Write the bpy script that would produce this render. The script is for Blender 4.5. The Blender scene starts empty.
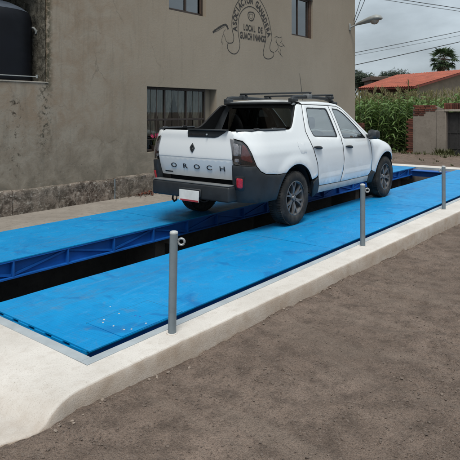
import bpy, bmesh, math, random
import numpy as np
from mathutils import Vector, Matrix, noise
from mathutils.geometry import delaunay_2d_cdt
random.seed(11)
S = bpy.context.scene
C = S.collection
PI = math.pi
# ------------------------------------------------------------------ camera
CAM_H = 1.46; FPX = 541.0; HORIZON = 111.0; HALF = 230.0
ALPHA = math.atan2(430, 541)
cA, sA = math.cos(ALPHA), math.sin(ALPHA)
cam = bpy.data.cameras.new('camera'); camo = bpy.data.objects.new('camera', cam); C.objects.link(camo)
camo.location = (0, 0, CAM_H); camo.rotation_euler = (PI/2, 0, ALPHA - PI/2)
cam.sensor_width = 36; cam.lens = FPX/460*36; cam.shift_y = -(230-HORIZON)/460
cam.clip_start = .05; cam.clip_end = 3000
S.camera = camo
S.cycles.max_bounces = 7; S.cycles.diffuse_bounces = 3; S.cycles.glossy_bounces = 3; S.cycles.transparent_max_bounces = 10
# ------------------------------------------------------------------ sky, sun, exposure
SUN_EL, SUN_AZ = math.radians(62), math.radians(215)      # azimuth of the sun in the XY plane
w = bpy.data.worlds.new('World'); S.world = w; w.use_nodes = True
nt = w.node_tree; nt.nodes.clear()
def wn(t, **k):
    n = nt.nodes.new(t)
    for a, b in k.items(): setattr(n, a, b)
    return n
out = wn('ShaderNodeOutputWorld'); bg = wn('ShaderNodeBackground'); bg.inputs['Strength'].default_value = .1
sky = wn('ShaderNodeTexSky', sky_type='NISHITA', sun_disc=False)
sky.sun_elevation = SUN_EL; sky.sun_rotation = PI/2 - SUN_AZ; sky.dust_density = 3.0
tc = wn('ShaderNodeTexCoord'); sep = wn('ShaderNodeSeparateXYZ')
nt.links.new(tc.outputs['Generated'], sep.inputs[0])
# overcast dome: brighter towards the zenith as every overcast sky is (1 + 2 sin h)/3, broken by soft cloud folds
zc = wn('ShaderNodeClamp'); nt.links.new(sep.outputs['Z'], zc.inputs['Value'])
ma = wn('ShaderNodeMath', operation='MULTIPLY_ADD'); nt.links.new(zc.outputs[0], ma.inputs[0]); ma.inputs[1].default_value = 4.1; ma.inputs[2].default_value = 3.35
mp = wn('ShaderNodeMapping'); mp.inputs['Scale'].default_value = (2.2, 2.2, 5.5); nt.links.new(tc.outputs['Generated'], mp.inputs[0])
nz = wn('ShaderNodeTexNoise'); nz.inputs['Scale'].default_value = 2.1; nz.inputs['Detail'].default_value = 6; nz.inputs['Roughness'].default_value = .55
nt.links.new(mp.outputs[0], nz.inputs['Vector'])
mr = wn('ShaderNodeMapRange'); mr.inputs[1].default_value = .3; mr.inputs[2].default_value = .7; mr.inputs[3].default_value = .74; mr.inputs[4].default_value = 1.24
nt.links.new(nz.outputs['Fac'], mr.inputs[0])
mm = wn('ShaderNodeMath', operation='MULTIPLY'); nt.links.new(ma.outputs[0], mm.inputs[0]); nt.links.new(mr.outputs[0], mm.inputs[1])
vc = wn('ShaderNodeVectorMath', operation='SCALE'); vc.inputs[0].default_value = (.86, .99, 1.08); nt.links.new(mm.outputs[0], vc.inputs['Scale'])
mx = wn('ShaderNodeMixRGB'); mx.inputs[0].default_value = .93
nt.links.new(sky.outputs[0], mx.inputs[1]); nt.links.new(vc.outputs[0], mx.inputs[2])
nt.links.new(mx.outputs[0], bg.inputs['Color']); nt.links.new(bg.outputs[0], out.inputs[0])
sun = bpy.data.lights.new('sun', 'SUN'); sun.energy = 2.1; sun.angle = math.radians(22); sun.color = (1, .95, .88)
suno = bpy.data.objects.new('sun', sun); C.objects.link(suno)
sd = Vector((math.cos(SUN_EL)*math.cos(SUN_AZ), math.cos(SUN_EL)*math.sin(SUN_AZ), math.sin(SUN_EL)))
suno.rotation_euler = sd.to_track_quat('Z', 'Y').to_euler(); suno.location = (0, -5, 12)
S.view_settings.view_transform = 'Standard'; S.view_settings.look = 'None'
S.view_settings.exposure = 0.60; S.view_settings.gamma = 1.0; S.view_settings.use_curve_mapping = False

# ------------------------------------------------------------------ pixel helpers (directions only; distance from what is touched)
def on_wall(px, py, Y):
    k = (px-HALF)/FPX; d = Y/(sA-cA*k); return d*(cA+sA*k), CAM_H-(py-HORIZON)/FPX*d
def at_depth(px, py, d):
    r = (px-HALF)/FPX*d
    return Vector((cA*d+sA*r, sA*d-cA*r, CAM_H-(py-HORIZON)/FPX*d))
def on_ground(px, py, z):
    return at_depth(px, py, FPX*(CAM_H-z)/(py-HORIZON))

# ------------------------------------------------------------------ materials
class NT:
    def __init__(s, name):
        s.m = bpy.data.materials.new(name); s.m.use_nodes = True; s.t = s.m.node_tree
        s.b = s.t.nodes['Principled BSDF']; s.o = s.t.nodes['Material Output']
    def n(s, t, ins=None, **k):
        x = s.t.nodes.new(t)
        for a, b in k.items(): setattr(x, a, b)
        for a, b in (ins or {}).items(): s.put(x.inputs[a], b)
        return x
    def put(s, sock, v):
        if isinstance(v, bpy.types.NodeSocket): s.t.links.new(v, sock)
        elif isinstance(v, bpy.types.Node): s.t.links.new(v.outputs[0], sock)
        else: sock.default_value = v
    def pos(s): return s.n('ShaderNodeNewGeometry').outputs['Position']
    def obj(s): return s.n('ShaderNodeTexCoord').outputs['Object']
    def noise(s, vec, scale, detail=4, rough=.55, dist=0):
        return s.n('ShaderNodeTexNoise', {'Vector': vec, 'Scale': scale, 'Detail': detail, 'Roughness': rough, 'Distortion': dist}).outputs['Fac']
    def vor(s, vec, scale, feature='F1', out='Distance'):
        return s.n('ShaderNodeTexVoronoi', {'Vector': vec, 'Scale': scale}, feature=feature).outputs[out]
    def rng(s, v, a, b, c=0., d=1.):
        return s.n('ShaderNodeMapRange', {0: v, 1: a, 2: b, 3: c, 4: d}).outputs[0]
    def math(s, op, a, b=0., c=0.):
        x = s.n('ShaderNodeMath', operation=op); s.put(x.inputs[0], a); s.put(x.inputs[1], b); s.put(x.inputs[2], c); return x.outputs[0]
    def mix(s, f, a, b, mode='MIX'):
        x = s.n('ShaderNodeMixRGB', blend_type=mode); s.put(x.inputs[0], f)
        for i, v in ((1, a), (2, b)): s.put(x.inputs[i], (*v, 1) if isinstance(v, tuple) and len(v) == 3 else v)
        return x.outputs[0]
    def xyz(s, v):
        x = s.n('ShaderNodeSeparateXYZ', {0: v}); return x.outputs[0], x.outputs[1], x.outputs[2]
    def bump(s, h, strength=.3, dist=.01, nrm=None):
        x = s.n('ShaderNodeBump', {'Height': h, 'Strength': strength, 'Distance': dist})
        if nrm: s.put(x.inputs['Normal'], nrm)
        return x.outputs[0]
    def scl(s, v, sc): return s.n('ShaderNodeMapping', {0: v, 'Scale': sc}).outputs[0]
    def set(s, **k):
        for a, b in k.items():
            nm = {'col': 'Base Color', 'rough': 'Roughness', 'metal': 'Metallic', 'nrm': 'Normal', 'coat': 'Coat Weight', 'spec': 'Specular IOR Level', 'crough': 'Coat Roughness', 'trans': 'Transmission Weight', 'alpha': 'Alpha', 'sheen': 'Sheen Weight'}[a]
            s.put(s.b.inputs[nm], (*b, 1) if isinstance(b, tuple) and len(b) == 3 else b)
        return s.m
def plain(name, col, rough=.6, var=.2, scale=6, bump=.15, bs=60, bd=.004, metal=0., coat=0., spec=.5):
    t = NT(name); v = t.pos() if False else t.obj()
    f = t.noise(v, scale, 5, .6)
    c = t.mix(t.rng(f, .3, .7), tuple(x*(1-var) for x in col), tuple(min(1, x*(1+var)) for x in col))
    kw = dict(col=c, rough=t.rng(t.noise(v, scale*2.3), .3, .7, max(0, rough-.08), min(1, rough+.08)), metal=metal, coat=coat, spec=spec)
    if bump: kw['nrm'] = t.bump(t.noise(v, bs, 4), bump, bd)
    return t.set(**kw)
MAT = {}
def m_dirt():
    t = NT('dirt'); p = t.pos()
    a = t.noise(p, .9, 6, .6, .4); b = t.noise(p, 7, 6, .65); g = t.noise(p, 55, 5, .7)
    c = t.mix(t.rng(a, .35, .65), (.128, .094, .074), (.198, .150, .121))
    c = t.mix(t.rng(b, .42, .66, 0, .8), c, (.080, .060, .048))
    c = t.mix(t.rng(g, .55, .75, 0, .8), c, (.215, .18, .152))
    c = t.mix(t.rng(g, .30, .45, .85, 0), c, (.042, .033, .027))
    s = t.noise(t.scl(p, (1.6, .5, 1)), 1.7, 4, .5, .8)
    c = t.mix(t.rng(s, .56, .68, 0, .45), c, (.190, .150, .122))
    v1 = t.vor(p, 90); v2 = t.vor(p, 230)
    h = t.math('ADD', t.math('MULTIPLY', g, .8), t.math('ADD', t.rng(v1, 0, .5, .5, 0), t.rng(v2, 0, .5, .3, 0)))
    return t.set(col=c, rough=.93, spec=.2, nrm=t.bump(h, .9, .014))
MAT['dirt'] = m_dirt()
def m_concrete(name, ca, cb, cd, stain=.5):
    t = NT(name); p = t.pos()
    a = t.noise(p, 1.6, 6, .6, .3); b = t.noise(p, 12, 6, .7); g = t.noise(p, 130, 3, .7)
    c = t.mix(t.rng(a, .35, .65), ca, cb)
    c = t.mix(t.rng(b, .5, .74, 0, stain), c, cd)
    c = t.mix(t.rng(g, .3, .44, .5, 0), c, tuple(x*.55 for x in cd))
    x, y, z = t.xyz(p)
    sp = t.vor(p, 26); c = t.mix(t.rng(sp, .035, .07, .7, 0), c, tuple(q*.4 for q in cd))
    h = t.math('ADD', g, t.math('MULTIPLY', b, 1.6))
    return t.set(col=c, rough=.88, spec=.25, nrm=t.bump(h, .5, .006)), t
def m_kerb():
    m, t = m_concrete('kerb_concrete', (.465, .435, .398), (.555, .525, .488), (.37, .325, .28))
    # faces splashed with brown dirt along the road side: mud that sits on vertical concrete
    geo = t.n('ShaderNodeNewGeometry'); x, y, z = t.xyz(geo.outputs['Position']); nx, ny, nz_ = t.xyz(geo.outputs['True Normal'])
    old = t.b.inputs['Base Color'].links[0].from_socket
    f = t.math('MULTIPLY', t.rng(nz_, .85, .45), t.rng(t.noise(geo.outputs['Position'], 5, 6, .65), .2, .7, .30, .95))
    f2 = t.math('MAXIMUM', f, t.math('MULTIPLY', t.rng(z, -.02, -.13), t.rng(t.noise(geo.outputs['Position'], 9, 6, .7), .35, .65, .3, 1)))
    f2 = t.math('MAXIMUM', f2, t.math('MULTIPLY', t.rng(x, 1.75, 1.2, 0, .7), t.rng(t.noise(geo.outputs['Position'], 4, 6, .65), .42, .68)))
    c = t.mix(f2, old, (.285, .218, .163))
    t.set(col=c); return m
MAT['kerb'] = m_kerb()
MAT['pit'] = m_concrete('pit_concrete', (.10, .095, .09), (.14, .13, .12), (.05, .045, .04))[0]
MAT['walk'] = m_concrete('sidewalk_concrete', (.205, .182, .156), (.265, .238, .206), (.135, .116, .098), .7)[0]
def m_wall():
    t = NT('wall_plaster'); p = t.pos(); x, y, z = t.xyz(p)
    a = t.noise(p, .55, 6, .6, .3); b = t.noise(p, 3.2, 7, .68, .5); g = t.noise(p, 70, 4, .7)
    c = t.mix(t.rng(a, .35, .65), (.238, .203, .158), (.272, .234, .185))
    # brown weathered patch and streaks on the older left part
    left = t.rng(x, 7.2, 4.6)
    c = t.mix(t.math('MULTIPLY', left, t.rng(b, .42, .62, 0, .85)), c, (.215, .160, .112))
    st = t.noise(t.scl(p, (9, 1, .9)), 1.0, 6, .7)
    c = t.mix(t.math('MULTIPLY', t.rng(x, 8.5, 4.5, .15, .8), t.rng(st, .52, .74, 0, .65)), c, (.118, .106, .086))
    # damp, pitted band above the plinth
    c = t.mix(t.math('MULTIPLY', t.rng(z, 1.35, .35, 0, .85), t.rng(b, .36, .64)), c, (.128, .118, .095))
    sp = t.noise(p, 22, 5, .75); lowl = t.math('MULTIPLY', t.rng(z, 2.2, .5), t.rng(x, 8, 5, .35, 1))
    c = t.mix(t.math('MULTIPLY', lowl, t.rng(sp, .63, .70, 0, .9)), c, (.34, .32, .28))
    c = t.mix(t.math('MULTIPLY', lowl, t.rng(sp, .37, .31, 0, .9)), c, (.055, .05, .042))
    wv = t.n('ShaderNodeVectorMath', operation='ADD'); t.put(wv.inputs[0], p); t.put(wv.inputs[1], t.n('ShaderNodeVectorMath', {0: t.n('ShaderNodeTexNoise', {'Vector': p, 'Scale': 2.5, 'Detail': 5}).outputs['Color'], 'Scale': .5}, operation='SCALE').outputs[0])
    crk = t.math('MULTIPLY', t.rng(t.vor(wv.outputs[0], .85, 'DISTANCE_TO_EDGE'), .010, .002), t.math('MULTIPLY', t.rng(x, 9.5, 5, .05, .32), t.rng(t.noise(p, 1.7, 3), .48, .64)))
    c = t.mix(crk, c, (.06, .05, .04))
    # mossy runs under the niche
    def blob(cx, wx, z0, z1, thr, sc):
        gx = t.math('SUBTRACT', 1., t.math('ABSOLUTE', t.math('DIVIDE', t.math('SUBTRACT', x, cx), wx)))
        mz = t.math('MULTIPLY', t.rng(z, z0-.25, z0), t.rng(z, z1+.1, z1))
        return t.math('MULTIPLY', t.math('MAXIMUM', gx, 0.), t.math('MULTIPLY', mz, t.rng(t.noise(p, sc, 6, .75), thr, thr+.1)))
    c = t.mix(blob(4.56, .16, 1.0, 2.3, .50, 17), c, (.035, .033, .024))
    c = t.mix(blob(4.10, .20, .7, 1.6, .54, 13), c, (.028, .022, .016))
    c = t.mix(blob(4.62, .09, 1.9, 4.5, .42, 14), c, (.06, .055, .035))
    h = t.math('ADD', t.math('MULTIPLY', g, .35), t.math('MULTIPLY', t.rng(sp, .3, .7), .8))
    h = t.math('ADD', h, t.math('MULTIPLY', b, .4))
    return t.set(col=c, rough=.92, spec=.15, nrm=t.bump(h, .25, .007))
MAT['wall'] = m_wall()
def m_plinth():
    t = NT('plinth_rubble'); p = t.pos()
    a = t.noise(p, 6, 7, .75, .6); b = t.noise(p, 24, 6, .75); l = t.noise(p, 1.1, 3)
    c = t.mix(t.rng(a, .42, .58), (.040, .028, .022), (.215, .175, .146))
    c = t.mix(t.rng(b, .54, .62, 0, .9), c, (.36, .33, .29))
    c = t.mix(t.rng(b, .44, .34, 0, .9), c, (.022, .018, .014))
    c = t.mix(t.rng(l, .4, .65, 0, .55), c, (.16, .145, .12))
    return t.set(col=c, rough=.95, spec=.1, nrm=t.bump(t.math('ADD', a, t.math('MULTIPLY', b, .6)), .8, .02))
MAT['plinth'] = m_plinth()
def m_rough_dark():
    t = NT('niche_stone'); p = t.pos()
    a = t.noise(p, 9, 7, .75, .4); b = t.noise(p, 40, 5, .7)
    c = t.mix(t.rng(a, .38, .62), (.03, .028, .022), (.15, .14, .115))
    c = t.mix(t.rng(b, .58, .68, 0, .8), c, (.28, .27, .235))
    return t.set(col=c, rough=.95, spec=.1, nrm=t.bump(a, .8, .03))
MAT['niche'] = m_rough_dark()
def m_deck():
    t = NT('deck_blue_paint'); p = t.pos(); x, y, z = t.xyz(p)
    geo = t.n('ShaderNodeNewGeometry'); nz_ = t.xyz(geo.outputs['True Normal'])[2]
    K = 118.
    s1 = t.math('SINE', t.math('MULTIPLY', t.math('ADD', x, y), K)); s2 = t.math('SINE', t.math('MULTIPLY', t.math('SUBTRACT', x, y), K))
    loz = t.math('MULTIPLY', t.rng(t.math('MULTIPLY', s1, s2), .35, .8), t.rng(nz_, .8, .95))
    a = t.noise(p, 1.3, 6, .62, .6); b = t.noise(p, 9, 6, .7); g = t.noise(p, 60, 4, .7)
    c = t.mix(t.rng(a, .34, .66), (.000, .182, .430), (.003, .236, .515))
    c = t.mix(t.rng(b, .50, .74, 0, .55), c, (.003, .140, .335))
    w_ = t.noise(t.scl(p, (1, 3.2, 1)), 2.6, 6, .7, 1.2)
    c = t.mix(t.rng(w_, .56, .76, 0, .38), c, (.10, .30, .52))
    yt = t.math('ABSOLUTE', t.math('SUBTRACT', y, t.math('MULTIPLY_ADD', t.rng(y, 4.4, 4.6), 1.62, 3.62)))
    trk = t.math('MULTIPLY', t.rng(yt, .30, .08), t.rng(t.noise(t.scl(p, (.6, 5, 1)), 3.0, 6, .7, .4), .42, .68, 0, .5))
    c = t.mix(t.math('MULTIPLY', trk, t.rng(nz_, .8, .95)), c, (.045, .13, .25))
    sm_ = t.noise(p, 2.4, 3, .5, 1.5); c = t.mix(t.rng(sm_, .58, .68, 0, .55), c, (.004, .105, .30))
    c = t.mix(t.math('MULTIPLY', t.rng(t.noise(p, 5.5, 7, .75, .5), .55, .72, 0, .32), t.rng(nz_, .8, .95)), c, (.13, .15, .16))
    chip = t.rng(t.vor(p, 7.5), .035, .05, 1, 0); msk = t.rng(t.noise(p, 2.1), .57, .62)
    c = t.mix(t.math('MULTIPLY', chip, msk), c, (.62, .66, .66))
    c = t.mix(t.rng(g, .30, .22, 0, .8), c, (.02, .05, .09))
    h = t.math('ADD', t.math('MULTIPLY', loz, 1.), t.math('MULTIPLY', g, .25))
    return t.set(col=c, rough=t.rng(b, .3, .7, .38, .6), spec=.22, nrm=t.bump(h, .5, .003))
MAT['deck'] = m_deck()
MAT['beam'] = plain('beam_blue_shaded', (.002, .082, .34), .5, .25, 3, .12, 30)  # deck blue made deeper: shade on the sides is put into the colour
MAT['frame'] = plain('galvanised_frame', (.30, .335, .355), .55, .18, 5, .2, 60)
MAT['post'] = plain('post_grey_paint', (.135, .165, .185), .45, .14, 9, .15, 90)
MAT['ring'] = plain('ring_steel', (.30, .32, .33), .38, .15, 20, .1, 80, metal=.4)
MAT['posttop'] = plain('post_cap_worn', (.36, .38, .38), .5, .2, 30, .1, 80)
def m_white():
    t = NT('truck_white_paint'); o = t.obj(); x, y, z = t.xyz(o)
    d = t.noise(t.scl(o, (1, 1, 1.6)), 2.3, 7, .66, .5)
    f = t.math('MULTIPLY', t.rng(z, .85, .42, .03, .6), t.rng(d, .36, .70))
    sm = t.noise(t.scl(o, (3, 3, .8)), 2.2, 6, .7, 1.0)
    f = t.math('MAXIMUM', f, t.math('MULTIPLY', t.rng(sm, .60, .74, 0, .16), t.rng(z, 1.1, .7)))
    c = t.mix(f, (.70, .725, .735), (.38, .35, .31))
    return t.set(col=c, rough=t.math('ADD', .32, t.math('MULTIPLY', f, .5)), coat=1.0, crough=.03)
MAT['white'] = m_white()
MAT['sill'] = plain('sill_grey_white', (.36, .37, .37), .45, .25, 4, .05, 30)
MAT['blackplastic'] = plain('truck_black_plastic', (.017, .0205, .024), .55, .3, 5, .25, 220, .001, spec=.38)
MAT['steppad'] = plain('bumper_step_grey', (.125, .132, .135), .6, .2, 8, .3, 160, .001)
MAT['dark'] = plain('underbody_black', (.008, .008, .009), .85, .2, 5, 0)
MAT['inner'] = plain('cabin_trim_dark', (.018, .019, .021), .8, .2, 5, .1, 90)
MAT['seat'] = plain('seat_fabric_grey', (.10, .10, .105), .9, .2, 12, .3, 120)
def m_rubber():
    t = NT('tyre_rubber'); o = t.obj()
    a = t.noise(o, 6, 6, .7)
    c = t.mix(t.rng(a, .45, .7, 0, .8), (.014, .014, .014), (.062, .057, .052))
    return t.set(col=c, rough=.85, spec=.3, nrm=t.bump(t.noise(o, 80, 3), .25, .003))
MAT['rubber'] = m_rubber()
MAT['rim'] = plain('alloy_dark_grey', (.15, .15, .153), .45, .25, 9, .1, 90, metal=.5)
MAT['rimdark'] = plain('brake_dark', (.012, .012, .012), .7, .2, 9, 0)
MAT['chrome'] = plain('badge_dark_chrome', (.055, .06, .065), .3, .1, 9, 0, metal=.6)
MAT['letter'] = plain('letter_black', (.012, .016, .02), .4, .1, 9, 0)
MAT['plate'] = plain('number_plate_white', (.62, .64, .63), .5, .1, 9, 0)
MAT['platered'] = plain('number_plate_red', (.30, .03, .04), .5, .1, 9, 0)
MAT['reflector'] = plain('red_reflector', (.42, .012, .022), .25, .2, 60, .2, 200, coat=.5)
def glass(name, tint, refl=.06, rough=.02, fk=1.0):
    t = NT(name); t.t.nodes.remove(t.b)
    tr = t.n('ShaderNodeBsdfTransparent', {0: (*tint, 1)}); gl = t.n('ShaderNodeBsdfGlossy', {0: (.95, .98, 1, 1), 'Roughness': rough})
    fr = t.n('ShaderNodeFresnel', {0: 1.5}); f = t.math('ADD', t.math('MULTIPLY', fr.outputs[0], fk), refl)
    mxs = t.n('ShaderNodeMixShader', {0: f}); t.t.links.new(tr.outputs[0], mxs.inputs[1]); t.t.links.new(gl.outputs[0], mxs.inputs[2])
    t.t.links.new(mxs.outputs[0], t.o.inputs[0]); return t.m
MAT['glass_side'] = glass('truck_side_glass', (.72, .81, .80), .30)
MAT['glass_rear'] = glass('truck_rear_glass', (.13, .145, .145), .0)
MAT['glass_front'] = glass('truck_windscreen_glass', (.70, .76, .75), .04)
MAT['glass_lamp'] = glass('lamp_cover_glass', (.86, .82, .82), .03)
MAT['glass_window'] = glass('window_glass', (.88, .90, .89), 0., .02, .12)
MAT['glass_upper'] = glass('upper_window_glass', (.20, .22, .22), .17, .015)
MAT['lampred'] = plain('tail_lamp_red', (.30, .05, .05), .3, .2, 30, .2, 140, coat=.5)
MAT['lampclear'] = plain('tail_lamp_clear', (.62, .62, .63), .25, .25, 40, .3, 140, metal=.3)
MAT['lampblack'] = plain('tail_lamp_black', (.012, .012, .014), .3, .2, 30, 0)
MAT['winframe'] = plain('window_frame_brown', (.030, .020, .015), .55, .25, 8, .15, 60)
MAT['woodframe'] = plain('window_frame_rust', (.062, .036, .024), .6, .3, 8, .2, 60)
def m_curtain():
    t = NT('curtain_cloth'); o = t.obj(); n_ = t.noise(t.scl(o, (30, 30, 1.2)), 1., 4, .7)
    return t.set(col=t.mix(t.rng(n_, .35, .65), (.06, .05, .04), (.21, .19, .155)), rough=.95, nrm=t.bump(t.noise(o, 200, 2), .2, .002))
MAT['curtain'] = m_curtain()
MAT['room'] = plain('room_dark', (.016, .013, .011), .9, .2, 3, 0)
MAT['mural'] = plain('mural_black_paint', (.028, .026, .024), .9, .35, 16, 0)
MAT['muralthin'] = plain('mural_faded_paint', (.060, .055, .047), .9, .35, 16, 0)
MAT['tank'] = plain('tank_black_plastic', (.004, .005, .008), .55, .2, 3, .05, 20, spec=.18)
MAT['tanktop'] = plain('tank_lid_sheen', (.055, .068, .088), .5, .25, 6, .05, 20)  # dome greyer than the body, its highlights painted into the colour
MAT['pvc'] = plain('pvc_pipe', (.42, .42, .40), .5, .1, 6, 0)
MAT['lampmetal'] = plain('lamp_grey_metal', (.25, .26, .25), .5, .15, 6, .1, 60, metal=.2)
MAT['lampglass'] = plain('lamp_lens', (.26, .225, .19), .3, .1, 6, 0, coat=.4)
MAT['cable'] = plain('cable_black', (.03, .032, .035), .7, .1, 6, 0)
def m_brick():
    t = NT('red_brick'); o = t.obj(); inf = t.n('ShaderNodeObjectInfo').outputs['Random']
    c = t.mix(inf, (.065, .027, .021), (.155, .058, .040)); c = t.mix(t.rng(t.noise(o, 3, 6, .7), .5, .75, 0, .8), c, (.12, .10, .085))
    return t.set(col=c, rough=.95, spec=.1, nrm=t.bump(t.noise(o, 9, 5, .7), .5, .02))
MAT['brick'] = m_brick()
MAT['mortar'] = plain('brick_mortar', (.13, .105, .09), .95, .2, 14, .4, 80)
MAT['render'] = m_concrete('wall_render', (.175, .152, .128), (.215, .188, .160), (.115, .095, .078), .6)[0]
MAT['renderlight'] = m_concrete('lintel_render', (.27, .245, .205), (.34, .31, .265), (.16, .14, .115), .6)[0]
MAT['gate'] = plain('gate_dark_metal', (.017, .016, .016), .6, .4, 8, .3, 30)
MAT['roofred'] = plain('roof_red_sheet', (.275, .072, .040), .8, .28, 1.2, .12, 14, .01)
MAT['rooftrim'] = plain('roof_trim_red', (.14, .03, .02), .75, .2, 2, 0)
MAT['housewall'] = plain('house_wall_beige', (.21, .175, .13), .9, .2, 1.5, .1, 20)
MAT['housedark'] = plain('house_shade_wall', (.06, .036, .026), .9, .3, 1.5, .1, 20)  # brown wall darkened, shade under the roof overhang is in the colour
def m_leaf(name, ca, cb, sc=1.2, trans=.25):
    t = NT(name); o = t.pos(); n_ = t.noise(o, sc, 5, .7)
    inf = t.n('ShaderNodeObjectInfo').outputs['Random']
    c = t.mix(t.math('ADD', t.math('MULTIPLY', t.rng(n_, .3, .7), .7), t.math('MULTIPLY', inf, .3)), ca, cb)
    t.set(col=c, rough=.55, spec=.35)
    tl = t.n('ShaderNodeBsdfTranslucent', {0: c}); ms = t.n('ShaderNodeMixShader', {0: trans})
    t.t.links.new(t.b.outputs[0], ms.inputs[1]); t.t.links.new(tl.outputs[0], ms.inputs[2]); t.t.links.new(ms.outputs[0], t.o.inputs[0])
    return t.m
MAT['corn'] = m_leaf('corn_leaf', (.058, .115, .028), (.150, .225, .066))
MAT['stalk'] = m_leaf('corn_stalk', (.075, .10, .03), (.12, .14, .05))
MAT['tassel'] = m_leaf('corn_tassel', (.13, .125, .05), (.26, .22, .11), 3)
MAT['palmleaf'] = m_leaf('palm_leaf', (.020, .042, .014), (.055, .088, .034), .7)
MAT['palmdead'] = m_leaf('palm_dead_leaf', (.06, .05, .03), (.11, .09, .055), .7)
MAT['bark'] = plain('bark', (.075, .058, .042), .95, .3, 5, .5, 30, .02)
MAT['treeleaf'] = m_leaf('tree_leaf', (.010, .020, .010), (.030, .048, .022), .6)
MAT['weed'] = m_leaf('weed_leaf', (.045, .055, .020), (.11, .11, .045), 2)
MAT['leaf_dry'] = m_leaf('dry_leaf', (.045, .030, .022), (.11, .078, .058), 9)
MAT['stone'] = plain('pebble', (.108, .083, .067), .95, .35, 30, .3, 200)
MAT['stonelight'] = plain('concrete_crumb', (.20, .162, .132), .95, .3, 30, .3, 200)
MAT['pink'] = plain('pink_petal', (.42, .030, .09), .7, .3, 20, 0)
MAT['headlight'] = plain('headlight', (.5, .52, .53), .2, .1, 10, .1, 100, metal=.4, coat=.5)

# ------------------------------------------------------------------ mesh helpers
def tag(o, label=None, cat=None, group=None, kind=None):
    for k, v in (('label', label), ('category', cat), ('group', group), ('kind', kind)):
        if v: o[k] = v
    return o
def empty(name, loc=(0, 0, 0), rz=0, **k):
    o = bpy.data.objects.new(name, None); C.objects.link(o); o.location = loc; o.rotation_euler = (0, 0, rz); o.empty_display_size = .2
    return tag(o, **k)
def link(name, me, parent=None, loc=None, **k):
    o = bpy.data.objects.new(name, me); C.objects.link(o)
    if parent: o.parent = parent
    if loc is not None: o.location = loc
    return tag(o, **k)
def mesh(name, V, F, mats, fm=None, smooth=None):
    me = bpy.data.meshes.new(name); me.from_pydata([tuple(v) for v in V], [], F)
    for m in (mats if isinstance(mats, (list, tuple)) else [mats]): me.materials.append(MAT[m] if isinstance(m, str) else m)
    if fm: me.polygons.foreach_set('material_index', fm)
    if smooth is not None:
        me.polygons.foreach_set('use_smooth', [True]*len(me.polygons)); me.set_sharp_from_angle(angle=math.radians(smooth))
    me.update(); return me
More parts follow.
